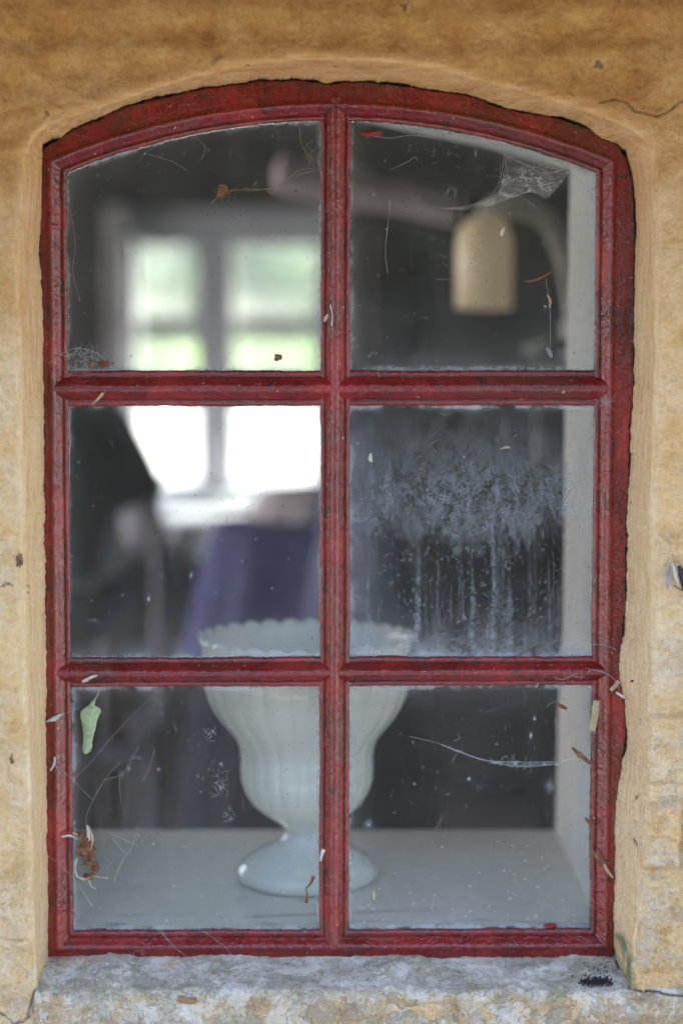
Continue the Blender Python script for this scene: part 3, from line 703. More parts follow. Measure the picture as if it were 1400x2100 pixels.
def vase_mod(i, r, z, th):
    pr = (out_prof+in_prof)[i]; py = pr[1]
    fl = float(sstep(1318, 1345, py)*sstep(1690, 1660, py))*(1 if i < no else .4)
    flute = np.abs(np.cos(th*12))
    rr = r*(1-.016*fl*(1-flute**.7))
    rim = float(sstep(1340, 1306, py))
    zz = z-.003*rim+rim*.0050*(np.abs(np.sin(th*15+.4))**.7)+0*th
    rr = rr*(1+rim*.012*np.abs(np.sin(th*15+.4)))
    return rr, zz
vs_ = lathe('compote_vase', allp, cx, YV, MILK, None, 360, vase_mod)
tag(vs_, 'pale milk glass pedestal bowl with scalloped rim on the inner sill', 'pedestal bowl')

# --- furniture deep in the room
FLOORZ = .35
BLUE = simple('blue_violet_cloth', (.13, .135, .36), .9, .25, 30, .4, .003)
def cloth_cone(name, prof, cxy, mat, folds, amp, k=160, seed=0):
    th = np.linspace(0, 2*math.pi, k, endpoint=False); V = np.zeros((len(prof), k, 3))
    ph = 2*fbm(np.stack([np.cos(th)*2, np.sin(th)*2, th*0+seed], -1), 1, 2, seed)
    for i, (r, z, w_) in enumerate(prof):
        rr = r*(1+amp*w_*np.sin(folds*th+ph*2)+amp*.5*w_*np.sin(folds*1.7*th+ph)); V[i, :, 0] = cxy[0]+rr*np.cos(th); V[i, :, 1] = cxy[1]+rr*np.sin(th); V[i, :, 2] = z
    return from_arrays(name, V, gridq(len(prof), k, True), mat)
WOODT = simple('brown_table_wood', (.10, .055, .035), .5, .3, 25)
def px_r(rpx, Y): return rpx*PX*(Y+D0)/D0
YT = 1.9; tc = W(632, 1066, YT); zt = float(tc[2]); RT_ = px_r(188, YT)
tb = thing('round_table', 'small round table hidden beneath the blue violet cloth', 'table', (tc[0], YT, FLOORZ))
lathe('table_top', [(.001, zt-.03), (RT_-.01, zt-.03), (RT_-.005, zt-.015), (RT_-.01, zt-.002), (.001, zt-.002)], tc[0], YT, WOODT, tb, 48)
lathe('leg', [(.02, zt-.03), (.03, zt-.2), (.025, zt-.4), (.04, FLOORZ+.1), (.16, FLOORZ+.03), (.17, FLOORZ), (.001, FLOORZ)], tc[0], YT, WOODT, tb, 32)
cl = cloth_cone('tablecloth', [(.001, zt+.002, 0), (RT_*.8, zt+.003, 0), (RT_, zt, .1), (RT_*1.06, zt-.03, .4), (RT_*1.16, zt-.12, 1), (RT_*1.27, zt-.22, 1.2), (RT_*1.34, zt-.285, 1.4)], (tc[0], YT), BLUE, 11, .035, seed=3)
uc = cloth_cone('table_skirt', [(RT_*.95, zt-.012, .2), (RT_*1.08, zt-.16, .6), (RT_*1.22, zt-.32, 1), (RT_*1.38, zt-.55, 1.3), (RT_*1.44, FLOORZ+.02, 1.4)], (tc[0], YT), simple('blue_cloth_darkened', (.022, .024, .060), .9, .25, 30), 11, .03, seed=3); tag(uc, 'lower part of the blue violet cloth with its shade put into a dark navy colour', 'table skirt')  # lower fall of the cloth, a darkened copy of its blue standing for shade
tag(cl, 'blue violet cloth hanging in folds over the round table', 'tablecloth')
# pale folded linen on the table
LIN = simple('pale_lilac_linen', (.82, .82, .90), .8, .1, 15)
ln = cloth_cone('folded_cloth', [(.001, zt+.075, 0), (RT_*.45, zt+.07, .4), (RT_*.62, zt+.05, 1), (RT_*.70, zt+.02, 1), (RT_*.72, zt+.004, 1)], (tc[0]+.02, YT-.01), LIN, 5, .04, seed=8); tag(ln, 'crumpled pale lilac linen lying on the blue table', 'linen')
# violet cloak on a stand right of the table
CLK = simple('lavender_grey_cloth', (.26, .265, .52), .9, .15, 20)
YC = 1.62; c1 = W(735, 900, YC)
st = thing('coat_stand', 'plain wooden stand holding up the lavender cloak', 'stand', (c1[0], YC, FLOORZ))
tubes('pole', [([(c1[0], YC, FLOORZ+.02), (c1[0], YC, float(W(735, 850, YC)[2]))], .015)], WOODT, st, 10)
lathe('base', [(.001, FLOORZ+.03), (.15, FLOORZ+.02), (.16, FLOORZ), (.001, FLOORZ)], c1[0], YC, WOODT, st, 32)
pr = []
for y, r, a_ in ((836, 18, 0), (852, 42, .2), (900, 54, .6), (980, 62, 1), (1060, 72, 1), (1140, 88, 1), (1220, 102, 1), (1290, 114, 1.2), (1400, 128, 1.3)): pr.append((px_r(r, YC), float(W(735, y, YC)[2]), a_))
ck = cloth_cone('cloak', pr, (c1[0], YC), CLK, 9, .04, seed=5); tag(ck, 'long lavender cloak draped over a stand right of the far window', 'cloak')

# --- dark wooden chest with white bowl and maroon jug
CH = simple('dark_chest_wood', (.060, .046, .040), .55, .3, 18)
YK = 2.2; a = W(212, 1150, YK); b = W(412, 1150, YK)
ch = thing('wooden_chest', 'dark brown wooden chest left of the blue tablecloth', 'chest', (float(a[0]+b[0])/2, YK+.2, FLOORZ))
box('body', a[0]+.01, b[0]-.01, YK, YK+.42, FLOORZ+.06, a[2]-.035, CH, ch, .006); box('lid', a[0], b[0], YK-.012, YK+.43, a[2]-.033, a[2], CH, ch, .008)
for x in (a[0]+.03, b[0]-.03):
    for y in (YK+.03, YK+.38): box('foot', x-.02, x+.02, y-.02, y+.02, FLOORZ, FLOORZ+.058, CH, ch)
WEN = simple('white_enamel', (.80, .80, .84), .3, .04)
ctop = float(a[2])
def pot(name, px, r, h, Y, mat, label, cat, z=None, wide=1.15):
    c = W(px, 1100, Y); R = px_r(r, Y); z = ctop+.001 if z is None else z
    o = lathe(name, [(.001, z), (R*.75, z), (R*.95, z+h*.3), (R, z+h*.6), (R*wide, z+h), (R*wide*.97, z+h*1.01), (R*.9, z+h*.6), (R*.6, z+h*.12), (.001, z+h*.1)], c[0], Y, mat, None, 48)
    return tag(o, label, cat)
pot('bowl', 372, 30, .055, YK+.24, WEN, 'white enamel bowl at the right end of the dark chest', 'bowl', wide=1.25)
pot('basin', 290, 34, .085, YK+.26, simple('lilac_grey_glaze', (.5, .48, .56), .4), 'lilac grey basin at the left end of the dark chest', 'basin', wide=1.3)
pot('jug', 331, 20, .042, YK+.07, simple('maroon_glaze', (.11, .012, .022), .3), 'small maroon pot in front of the white bowl', 'pot', wide=1.1)
# white chest of drawers under the far window
DRW = simple('white_drawer_paint', (.86, .86, .90), .5, .04)
YW = 3.5; d0, d1 = W(300, 1068, YW), W(514, 1146, YW)
dr = thing('drawer_cabinet', 'low white painted cabinet standing under the far window', 'cabinet', (float(d0[0]+d1[0])/2, YW+.2, FLOORZ))
box('body', d0[0]+.01, d1[0]-.01, YW+.012, 4.0, FLOORZ+.08, d0[2]-.026, DRW, dr, .004); box('top', d0[0], d1[0], YW-.01, 4.01, d0[2]-.025, d0[2], DRW, dr, .005)
for k in range(3):
    z1 = d0[2]-.04-k*.215; dw = box('drawer', d0[0]+.03, d1[0]-.03, YW-.002, YW+.0115, z1-.20, z1, DRW, dr, .003)
for x in (d0[0]+.04, d1[0]-.04):
    for y in (YW+.05, 3.95): box('foot', x-.02, x+.02, y-.02, y+.02, FLOORZ, FLOORZ+.079, DRW, dr)
# --- big dark wing chair, near left
DK = simple('black_brown_leather', (.018, .017, .018), .6, .3, 30)
def prism(name, pts, Y0, Y1, mat, parent=None, bevel=.03):
    bm = bmesh.new(); P0 = [WV(x, y, Y0) for x, y in pts]
    f = bm.faces.new([bm.verts.new(p) for p in P0]); r = bmesh.ops.extrude_face_region(bm, geom=[f])
    bmesh.ops.translate(bm, vec=(0, Y1-Y0, 0), verts=[e for e in r['geom'] if isinstance(e, bmesh.types.BMVert)])
    return bm_obj(name, bm, mat, parent, bevel=bevel)
YD = 1.15
dc = W(150, 1300, YD)
wc = thing('armchair', 'black high backed armchair standing in the left of the room', 'armchair', (dc[0], YD, FLOORZ))
prism('backrest', [(-60,800),(60,770),(205,790),(240,838),(322,1000),(316,1022),(246,1036),(200,1100),(185,1200),(-60,1200)], YD, YD+.12, DK, wc)
prism('seat', [(-60,1210),(190,1215),(200,1340),(-60,1345)], YD-.02, YD+.42, DK, wc)
for x in (-40, 170):
    for y in (YD+.02, YD+.36):
        q = W(x, 1346, YD); box('leg', q[0]-.02, q[0]+.02, y-.02, y+.02, FLOORZ, q[2]+.003, WOODT, wc)
# grey bentwood hoop chair beside it
GH = simple('grey_lilac_bentwood', (.34, .33, .38), .5, .1)
YH = 1.75; 
hp = [W(x, y, YH) for x, y in ((212,1180),(206,1120),(222,1062),(258,1028),(300,1036),(322,1080),(326,1150))]
hc = thing('bentwood_chair', 'pale grey chair with rounded back in front of the chest', 'chair', (float(W(266, 1200, YH)[0]), YH, FLOORZ))
tubes('backrest', [(smooth_path(hp, 36), px_r(17, YH))], GH, hc, 12)
q0_ = W(206, 1250, YH); q1_ = W(330, 1250, YH); sz = FLOORZ+.45
box('seat', q0_[0], q1_[0], YH-.30, YH+.02, sz, sz+.03, GH, hc, .01)
tubes('back_post', [([hp[0], (hp[0][0], YH, sz+.03)], px_r(13, YH))], GH, hc, 10); tubes('back_post', [([hp[-1], (hp[-1][0], YH, sz+.03)], px_r(13, YH))], GH, hc, 10)
for x in (q0_[0]+.02, q1_[0]-.02):
    for y in (YH-.28, YH-.01): tubes('leg', [([(x, y, FLOORZ), (x, y, sz)], .014)], GH, hc, 10)
# --- dark cupboard, right of the room
CB = simple('dark_cupboard_wood', (.045, .033, .032), .5, .35, 12)
YU = 2.9; ca = W(860, 1120, YU); cb_ = W(1330, 1120, YU)
cu = thing('cupboard', 'low dark brown cupboard in the right half of the room', 'cupboard', (float(ca[0]+cb_[0])/2, YU+.2, FLOORZ))
box('body', ca[0], cb_[0], YU, YU+.45, FLOORZ+.05, ca[2], CB, cu, .008); box('top', ca[0]-.02, cb_[0]+.02, YU-.02, YU+.46, ca[2]+.001, ca[2]+.035, CB, cu, .008)
mid = (ca[0]+cb_[0])/2
for (x0, x1) in ((ca[0]+.03, mid-.01), (mid+.01, cb_[0]-.03)):
    d_ = box('door', x0, x1, YU-.02, YU-.001, FLOORZ+.1, ca[2]-.03, CB, cu, .004)
for x in (ca[0]+.03, cb_[0]-.03): 
    for y in (YU+.05, YU+.4): box('foot', x-.025, x+.025, y-.025, y+.025, FLOORZ, FLOORZ+.05, CB, cu, 0)
# --- rolled quilt on a hanging rail with a dark coat beneath
PK = simple('dusty_pink_quilt', (.80, .66, .72), .9, .12, 25)
YQ = 1.35
rail = thing('hanging_rail', 'dark wooden rail on two cords hanging from the ceiling', 'rail', (float(W(740, 420, YQ)[0]), YQ, 2.42))
e0, e1 = W(470, 385, YQ+.02), W(985, 478, YQ+.02)
tubes('pole', [([e0, e1], .010)], WOODT, rail, 10)
for e in (e0+(e1-e0)*.03, e1-(e1-e0)*.03): tubes('cord', [([e, (e[0], e[1], 2.42)], .0018)], DK, rail, 6)
qp = smooth_path([W(x, y, YQ-.02) for x, y in ((560,352),(600,360),(700,382),(820,402),(900,420),(932,430),(946,434))], 42)
qr = np.interp(np.linspace(0, 1, len(qp)), [0, .03, .1, .5, .85, .96, 1], [1, 30, 42, 36, 33, 26, 2])*PX*(YQ+D0)/D0
ql = tubes('rolled_quilt', [(qp, qr)], PK, None, 28); tag(ql, 'dusty pink rolled quilt slung along the hanging rail', 'quilt')
BRN = simple('dark_plum_wool', (.055, .036, .040), .95, .25, 20)
pr = []
cq = W(800, 600, YQ+.05)
for y, r, a_ in ((425, 20, 0), (440, 60, .3), (500, 84, .8), (580, 88, 1), (660, 82, 1), (740, 66, 1), (790, 50, 1)): pr.append((px_r(r, YQ), float(W(800, y, YQ)[2]), a_))
ct = cloth_cone('coat', pr, (cq[0], YQ+.12), BRN, 7, .05, seed=12); tag(ct, 'dark plum wool coat hanging below the pink quilt', 'coat')
# --- swan neck lamp
CREAM = simple('cream_shade_added_glow', (.90, .76, .54), .35, .06, Emission_Color=(1, .74, .44, 1), Emission_Strength=.022); WHT = simple('white_enamel_neck', (.85, .78, .74), .35, .05)  # faint warm glow added to brighten the shade
YL = 1.0
lp = thing('wall_lamp', 'cream cylinder lamp with a curved swan neck in the upper right pane', 'lamp', tuple(W(990, 640, YL)))
lc = W(992, 540, YL); zt_, zb_ = float(W(992, 448, YL)[2]), float(W(992, 632, YL)[2]); R = px_r(57, YL)
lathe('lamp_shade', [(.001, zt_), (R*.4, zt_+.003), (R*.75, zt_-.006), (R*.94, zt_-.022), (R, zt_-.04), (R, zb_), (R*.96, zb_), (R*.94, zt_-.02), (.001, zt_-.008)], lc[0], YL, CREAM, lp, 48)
np_ = smooth_path([W(x, y, YL) for x, y in ((992,452),(1002,438),(1030,424),(1068,420),(1105,434),(1136,462),(1155,505),(1172,570),(1185,680))], 40)
tubes('swan_neck', [(np_, np.interp(np.linspace(0, 1, len(np_)), [0, .3, 1], [16, 30, 22])*PX*(YL+D0)/D0)], WHT, lp, 14)
q = W(1185, 690, YL); 
tubes('bracket', [([tuple(q+np.array([0, 0, .02])), (q[0], q[1], q[2]-.03)], .024)], WHT, lp, 14)
sh_ = pbox('shelf', 1120, 694, 1420, 716, YL-.15, YL+.15, CB, None); tag(sh_, 'dark narrow shelf holding the swan neck lamp', 'shelf')
for x in (1135, 1400):
    q = W(x, 716, YL); box('leg', q[0]-.015, q[0]+.015, YL+.08, YL+.11, FLOORZ, q[2]+.001, CB, sh_, 0)

# ================================================================== outdoors
GR = M('sunlit_pale_gravel'); n = GR.noise(3, 8, .7)
GR = GR.done(GR.pbr(GR.ramp(n, [(.3, (.30, .28, .25)), (.7, (.46, .44, .41))]), .95, Normal=GR.bump(GR.noise(60, 6), .6, .01)))
def sheet(name, x0, x1, y0, y1, mat, zf, n=60, m=60):
    xs = np.linspace(x0, x1, n); ys = np.linspace(y0, y1, m); X, Y = np.meshgrid(xs, ys)
    V = np.stack([X, Y, zf(X, Y)], -1); return tag(from_arrays(name, V, gridq(m, n), mat), kind='structure')
sheet('ground', -600, 600, -600, 600, GR, lambda X, Y: 1.3*sstep(50, 92, Y), 40, 301)
GRASS = M('meadow_grass'); n = GRASS.noise(.8, 8, .7)
GRASS = GRASS.done(GRASS.pbr(GRASS.ramp(n, [(.35, (.13, .22, .035)), (.65, (.24, .33, .07))]), .9, Normal=GRASS.bump(GRASS.noise(20, 6), .8, .05)))
sheet('grass_bank', -120, 120, 90, 190, GRASS, lambda X, Y: 1.1+7*sstep(88, 175, Y)+.25*fbm(np.stack([X, Y, X*0], -1), .08, 3, 4), 90, 90)
LAWN = M('dark_added_lawn'); n = LAWN.noise(1.5, 8, .7)
LAWN = LAWN.done(LAWN.pbr(LAWN.ramp(n, [(.35, (.022, .022, .015)), (.65, (.045, .042, .030))]), .95, Normal=LAWN.bump(LAWN.noise(40, 6), .8, .03)))
sheet('unseen_lawn', -14, 14, -30, -2.7, LAWN, lambda X, Y: .05+.02*fbm(np.stack([X, Y, X*0], -1), .6, 3, 4), 60, 60)  # dark ground added out of view to dim reflections in the panes
LEAF = M('leafy_green'); n = LEAF.noise(1.4, 5, .7)
lb = LEAF.pbr(LEAF.ramp(n, [(.3, (.12, .17, .11)), (.7, (.24, .31, .19))]), .6)
LEAF = LEAF.done(LEAF.n('ShaderNodeMixShader', None, i0=.35, i1=lb, i2=LEAF.n('ShaderNodeBsdfTranslucent', None, Color=(.22, .32, .16, 1)).outputs[0]).outputs[0])
BARK = simple('tree_bark', (.12, .09, .07), .9)
def make_tree(x, y, z0, h, r, seed, label):
    rg = np.random.default_rng(seed); t = thing('tree', label, 'tree', (x, y, z0), 'trees on the grass bank')
    lst = [(smooth_path([(x, y, z0-.2), (x+.1, y, z0+h*.3), (x-.1, y+.1, z0+h*.7)], 10), np.linspace(.22, .08, 11)[:len(smooth_path([(0,0,0),(1,1,1),(2,2,2)], 10))])]
    for k in range(7):
        a = rg.uniform(0, 6.28); zz = z0+h*rg.uniform(.25, .55); e = (x+math.cos(a)*r*.7, y+math.sin(a)*r*.7, zz+h*.25)
        lst.append((smooth_path([(x, y, zz), ((x+e[0])/2, (y+e[1])/2, zz+h*.08), e], 8), np.linspace(.07, .02, 9)))
    tubes('trunk', lst, BARK, t, 8)
    n = 7000; cl = rg.normal(size=(45, 3)); cl /= np.linalg.norm(cl, axis=1, keepdims=True); cl *= rg.uniform(.35, .9, (45, 1))
    c = cl[rg.integers(0, 45, n)]+rg.normal(size=(n, 3))*.17
    C = np.array([x, y, z0+h*.5])+c*np.array([r, r, h*.54])
    s = rg.uniform(.16, .34, (n, 1)); u = rg.normal(size=(n, 3)); u /= np.linalg.norm(u, axis=1, keepdims=True); v = np.cross(u, rg.normal(size=(n, 3))); v /= np.linalg.norm(v, axis=1, keepdims=True)
    V = np.stack([C-u*s, C-v*s*.6, C+u*s, C+v*s*.6], 1); from_arrays('crown', V, np.arange(n*4).reshape(-1, 4), LEAF, t, smooth=False)
for i, (x, y, h, r, l) in enumerate(((-21, 118, 15, 6.5, 'leftmost leafy green tree on the far grass bank'), (-13, 122, 16, 6.5, 'taller leafy tree second from left on the grass bank'), (-5.2, 119, 15, 6.5, 'leafy tree seen in the right casement of the far window'), (3, 123, 15, 6.5, 'leafy tree behind the right edge of the far window'))):
    make_tree(x, y, 1.1+7*float(sstep(88, 175, y)), h, r, 40+i, l)
YEW = simple('dark_yew_needles', (.016, .024, .012), .85, .4, 3)
def added_bounce_building():  # unseen building, added to bounce daylight in through the side opening
    t = thing('added_bounce_building', 'pale grey unseen building added to bounce light into the open side of the house', 'building', (-8.5, 2.0, 0))
    cm = simple('grey_limewash', (.58, .57, .56), .9, .1, 8); box('wall', -10.5, -7.2, -2.5, 7.0, 0, 2.9, cm, t, 0)
    bm = bmesh.new(); v = [bm.verts.new(p) for y in (-2.7, 7.2) for p in ((-6.95, y, 2.85), (-8.85, y, 4.6), (-10.75, y, 2.85))]
    for f in ((0,1,2), (5,4,3), (0,3,4,1), (1,4,5,2), (2,5,3,0)): bm.faces.new([v[i] for i in f])
    bm_obj('roof', bm, BRICK, t)
    box('door', -7.2, -7.16, 5.0, 6.0, 0, 2.1, WOOD, t)
added_bounce_building()
def unseen_hedge():  # unseen dark greenery, added so the panes reflect something dark
    rg = np.random.default_rng(3); n = 42000
    C = np.stack([rg.uniform(-11, 11, n), -9.5+rg.normal(size=n)*.5, rg.uniform(-.02, 1, n)*4.6], -1); C[:, 2] *= 1+.12*fbm(C*[1, 0, 0], .8, 3, 2); C[:, 1] += .5*fbm(C, .9, 3, 5)
    s_ = rg.uniform(.05, .11, (n, 1)); u = rg.normal(size=(n, 3)); u /= np.linalg.norm(u, axis=1, keepdims=True); v = np.cross(u, rg.normal(size=(n, 3))); v /= np.linalg.norm(v, axis=1, keepdims=True)
    V = np.stack([C-u*s_, C-v*s_*.6, C+u*s_, C+v*s_*.6], 1); t = thing('unseen_hedge', 'tall dark green row of yew added unseen to darken reflections in the window', 'unseen_hedge', (0, -9.5, 0))
    from_arrays('foliage', V, np.arange(n*4).reshape(-1, 4), YEW, t, smooth=False)
    u = np.linspace(-11.2, 11.2, 120); th = np.linspace(0, math.pi, 40); U, T = np.meshgrid(u, th)
    K = np.stack([U, -9.5+np.sign(np.cos(T))*np.abs(np.cos(T))**.3*.55, np.abs(np.sin(T))**.35*4.7-.1], -1); K[..., 1] += .15*fbm(K, 1.2, 3, 9); K[..., 2] += .2*fbm(K*[1, 0, 0], 1.0, 3, 10)
    from_arrays('solid_core', K, gridq(40, 120), YEW, t)  # solid core added to close bright gaps in the reflection
    tubes('stem', [([(x, -9.5, 0), (x+.05, -9.5, 2), (x-.1, -9.4, 3.6)], .05) for x in np.arange(-10, 10.1, 1.3)], BARK, t, 6)
unseen_hedge()

# ================================================================== cobwebs
def P3(pts, Y): return smooth_path([W(p[0], p[1], p[2] if len(p) > 2 else Y) for p in pts], max(8, 4*len(pts)))
def web(label, strands, Y=-.003, r=.00013, mat=None, name='cobweb', group='cobwebs on the window'):
    """threads that hang apart from each other become parts (tufts) of the one cobweb"""
    lst = []
    for s in strands:
        P = P3(s, Y); P = P+np.random.default_rng(len(lst)).normal(size=P.shape)*.00012; lst.append((P, r*(1 if len(s) != 5 else .45)))
    n = len(strands); cl = list(range(n)); A = [np.array([(p[0], p[1]) for p in s], float) for s in strands]
    def root(i):
        while cl[i] != i: i = cl[i]
        return i
    for i in range(n):
        for k in range(i):
            if np.min(np.hypot(*(A[i][:, None]-A[k][None]).transpose(2, 0, 1))) < 32: cl[root(i)] = root(k)
    sets = {}
    for i in range(n): sets.setdefault(root(i), []).append(lst[i])
    if len(sets) == 1: return tag(tubes(name, lst, mat or WEB, None, 4), label, 'cobweb', group)
    c = np.concatenate([q[0] for q in lst]); e = thing(name, label, 'cobweb', (float(c[:, 0].mean()), float(c[:, 1].mean()), float(c[:, 2].min())), group)
    for q in sets.values(): tubes('silk_thread', q, mat or WEB, e, 4)
    return e
def fuzz(x, y, rx, ry, n, L, seed):
    g = np.random.default_rng(seed); out = []
    for _ in range(n):
        a = g.uniform(0, 6.28); x0, y0 = x+g.normal()*rx*.5, y+g.normal()*ry*.5; l = g.uniform(.3, 1)*L; pts = [(x0, y0)]
        for _k in range(4):
            a += g.normal()*.55; x0 += math.cos(a)*l*.27; y0 += math.sin(a)*l*.27; pts.append((x0, y0))
        out.append(pts)
    return out
web('dusty cobweb strand from the middle bar to a clump in the upper left pane',
    [[(640,345,-.009),(610,350),(570,380),(530,390),(490,390),(455,392)],[(640,350,-.009),(600,365),(560,388),(500,386)],[(645,330,-.01),(620,300),(614,262)],[(585,372),(560,396),(548,392)],[(460,395),(440,410),(432,418)]]+fuzz(640, 330, 16, 30, 26, 26, 1)+fuzz(458, 398, 18, 12, 22, 22, 2), r=.00028, mat=DUSTWEB)
web('fine cobweb threads hanging from the arch in the upper left pane', [[(300,315),(350,330),(385,350)],[(400,280),(420,300),(415,325)],[(145,430),(155,500),(150,560),(165,615)]]+fuzz(300, 420, 120, 90, 22, 20, 3), r=.00009)
web('tangled cobweb in the lower left corner of the upper left pane', fuzz(175, 735, 26, 18, 60, 34, 4)+fuzz(140, 755, 10, 22, 26, 26, 5)+[[(100,745,-.013),(150,715),(200,725),(235,760)],[(110,722,-.013),(140,730,-.01),(165,712)]], r=.00020)
# sheet web top right
def sheet_web():
    top = P3([(1035,312),(1080,325),(1130,342),(1168,350)], -.004); bot = P3([(1020,395),(1045,405),(1085,394),(1122,406)], -.0075)
    n = min(len(top), len(bot)); top, bot = top[:n], bot[:n]; rows = []
    for t in np.linspace(0, 1, 22):
        sag = np.array([0, -.003, 0])*math.sin(math.pi*t); rows.append(top*(1-t)+bot*t+sag)
    R = np.array(rows); R[..., 0] += np.sin(np.linspace(0, 3, 22))[:, None]*.0015
    s = thing('cobweb', 'pale triangular sheet cobweb under the arch of the upper right pane', 'cobweb', WV(1090, 400, -.004), 'cobwebs on the window')
    from_arrays('silk_sheet', R, gridq(22, n), WEBSHEET, s)
    tail_a = P3([(1020,395),(990,412),(950,424),(905,428)], -.005); tail_b = P3([(1060,402),(1010,420),(960,430),(905,429)], -.005); k = min(len(tail_a), len(tail_b))
    T = np.array([tail_a[:k]*(1-t)+tail_b[:k]*t for t in np.linspace(0, 1, 8)]); from_arrays('silk_tail', T, gridq(8, k), WEBSHEET, s)
    st = [[(1035,312),(1028,350),(1020,380),(1000,405),(960,422),(890,430)],[(1020,395),(1045,404),(1085,393),(1105,400),(1120,407),(1130,395),(1150,368),(1170,350)],[(1040,320),(1090,345),(1130,368),(1160,352)],[(1060,402),(1090,370),(1140,352)],[(1100,340),(1125,352),(1150,350)],[(1035,330),(1040,370),(1022,396)],[(1090,392),(1120,372),(1128,392),(1118,405)]]
    g = np.random.default_rng(5)
    for _ in range(34):
        x0, y0 = g.uniform(1040, 1140), g.uniform(335, 395); a_ = g.uniform(0, 6.28); l_ = g.uniform(8, 26); st.append([(x0, y0), (x0+math.cos(a_)*l_, y0+math.sin(a_)*l_*.6+2), (x0+math.cos(a_+.4)*l_*1.7, y0+math.sin(a_+.4)*l_)])
    tubes('strand', [(P3(s_, -.0065), .00013 if i_ < 7 else .00006) for i_, s_ in enumerate(st)], WEB, s, 4)
sheet_web()
web('fine dusty threads hanging below the sheet cobweb in the upper right pane', [[(795,350,-.003),(830,335),(850,322),(855,330)],[(760,278),(800,283),(840,278),(900,282)],[(1060,400),(1075,408),(1092,420),(1100,428)],[(1118,570),(1124,610),(1128,660),(1128,715)],[(965,430),(975,438),(985,440)],[(1010,445),(1025,460),(1030,480)],[(800,410),(795,460),(790,520),(795,560)]]+fuzz(890, 320, 70, 30, 14, 18, 6)+fuzz(975, 520, 40, 60, 26, 12, 7), r=.00017)
web('loose cobweb threads crossing the frame beside the lower left pane', [[(75,1475,-.02),(110,1478,-.013),(130,1465,-.012),(165,1452)],[(150,1600),(190,1560),(240,1500),(300,1440)],[(178,1700),(180,1665),(215,1600),(250,1560)],[(212,1600),(245,1590),(260,1575),(285,1532)],[(318,1535),(305,1580),(290,1605)],[(100,1560,-.013),(140,1590,-.011),(190,1640)],[(245,1590),(248,1640),(262,1680)],[(232,1720),(262,1750),(285,1690)],[(205,1700),(250,1720),(285,1735)],[(262,1745),(240,1790),(235,1810)],[(100,1755,-.013),(150,1800,-.008),(190,1860)],[(125,1590,-.014),(110,1560,-.014)]]+fuzz(250, 1700, 60, 50, 16, 26, 8), r=.00014)
web('small white web shreds hanging beside the bowl in the lower left pane', fuzz(452, 1610, 12, 30, 34, 20, 9)+fuzz(436, 1505, 12, 14, 14, 16, 10)+fuzz(468, 1670, 10, 18, 20, 14, 11), r=.00018)
web('cobweb shreds on the red frame beside the right end of the lower bar', [[(1205,1322,-.003),(1235,1322,-.012),(1262,1332,-.012)],[(1200,1370,-.013),(1240,1380,-.013),(1262,1398,-.014),(1270,1420,-.014)],[(1135,1388,-.012),(1150,1394,-.012),(1165,1388,-.012),(1180,1382,-.012)]]+fuzz(1180, 1385, 22, 8, 16, 16, 12), Y=-.0125, r=.00022)
web('small dusty tuft of web on the right end of the upper bar', fuzz(1240, 826, 10, 8, 30, 22, 13), Y=-.0125, r=.00022)
def long_streak():
    a = P3([(915,1532),(960,1548),(1010,1560),(1070,1563),(1146,1562)], -.003); b = P3([(915,1534),(960,1552),(1010,1566),(1070,1572),(1146,1568)], -.0045); k = min(len(a), len(b))
    T = np.array([a[:k]*(1-t)+b[:k]*t for t in np.linspace(0, 1, 6)])
    s = thing('cobweb', 'long pale horizontal cobweb strand in the dark of the lower right pane', 'cobweb', WV(1030, 1565, -.003), 'cobwebs on the window')
    from_arrays('silk_sheet', T, gridq(6, k), WEBSHEET, s)
    tubes('strand', [(P3(z, -.004), .00016) for z in ([(905,1528),(960,1548),(1010,1561),(1146,1562)],[(960,1550),(1060,1572),(1150,1567)],[(840,1510),(900,1525),(960,1548)],[(1146,1562),(1180,1555),(1205,1560)])]+[(P3(z, -.0035), .00014) for z in fuzz(1050, 1565, 50, 5, 24, 20, 14)], WEB, s, 4)
long_streak()
web('thin diagonal threads over the bottom rail of the red window', [[(418,1910),(460,1940,-.014),(482,1970,-.02)],[(310,1895,-.003),(360,1940,-.014)],[(330,1905,-.012),(350,1935,-.014),(380,1960,-.014)]]+fuzz(285, 1953, 20, 6, 14, 16, 15), Y=-.0125, r=.00015)

# ================================================================== leaves, straw and husks caught in the webs
def dry_mat(name, c1, c2, rough=.75):
    m = M(name); n = m.noise(160, 6, .65); f = m.noise(1, 4, .6, vec=m.map(500, 500, 120))
    b = m.pbr(m.ramp(m.math('ADD', m.math('MULTIPLY', n, .6), m.math('MULTIPLY', f, .4)), [(.35, c1), (.65, c2)]), rough, Normal=m.bump(f, .5, .0006))
    return m.done(m.n('ShaderNodeMixShader', None, i0=.15, i1=b, i2=m.n('ShaderNodeBsdfTranslucent', None, Color=(*c2, 1)).outputs[0]).outputs[0])
STRAW = dry_mat('dry_straw', (.34, .23, .12), (.66, .52, .33)); DBROWN = dry_mat('dead_leaf_brown', (.07, .030, .014), (.36, .19, .095)); RUST = dry_mat('rust_brown_leaf', (.11, .04, .018), (.34, .13, .055))
PALE = dry_mat('pale_husk', (.42, .38, .33), (.74, .70, .63)); GREYS = dry_mat('grey_wing', (.16, .14, .16), (.45, .43, .46)); BLACKB = dry_mat('black_crumb', (.012, .010, .012), (.06, .045, .05))
REDP = simple('fresh_red_paint', (.30, .015, .018), .3, .2, 80)
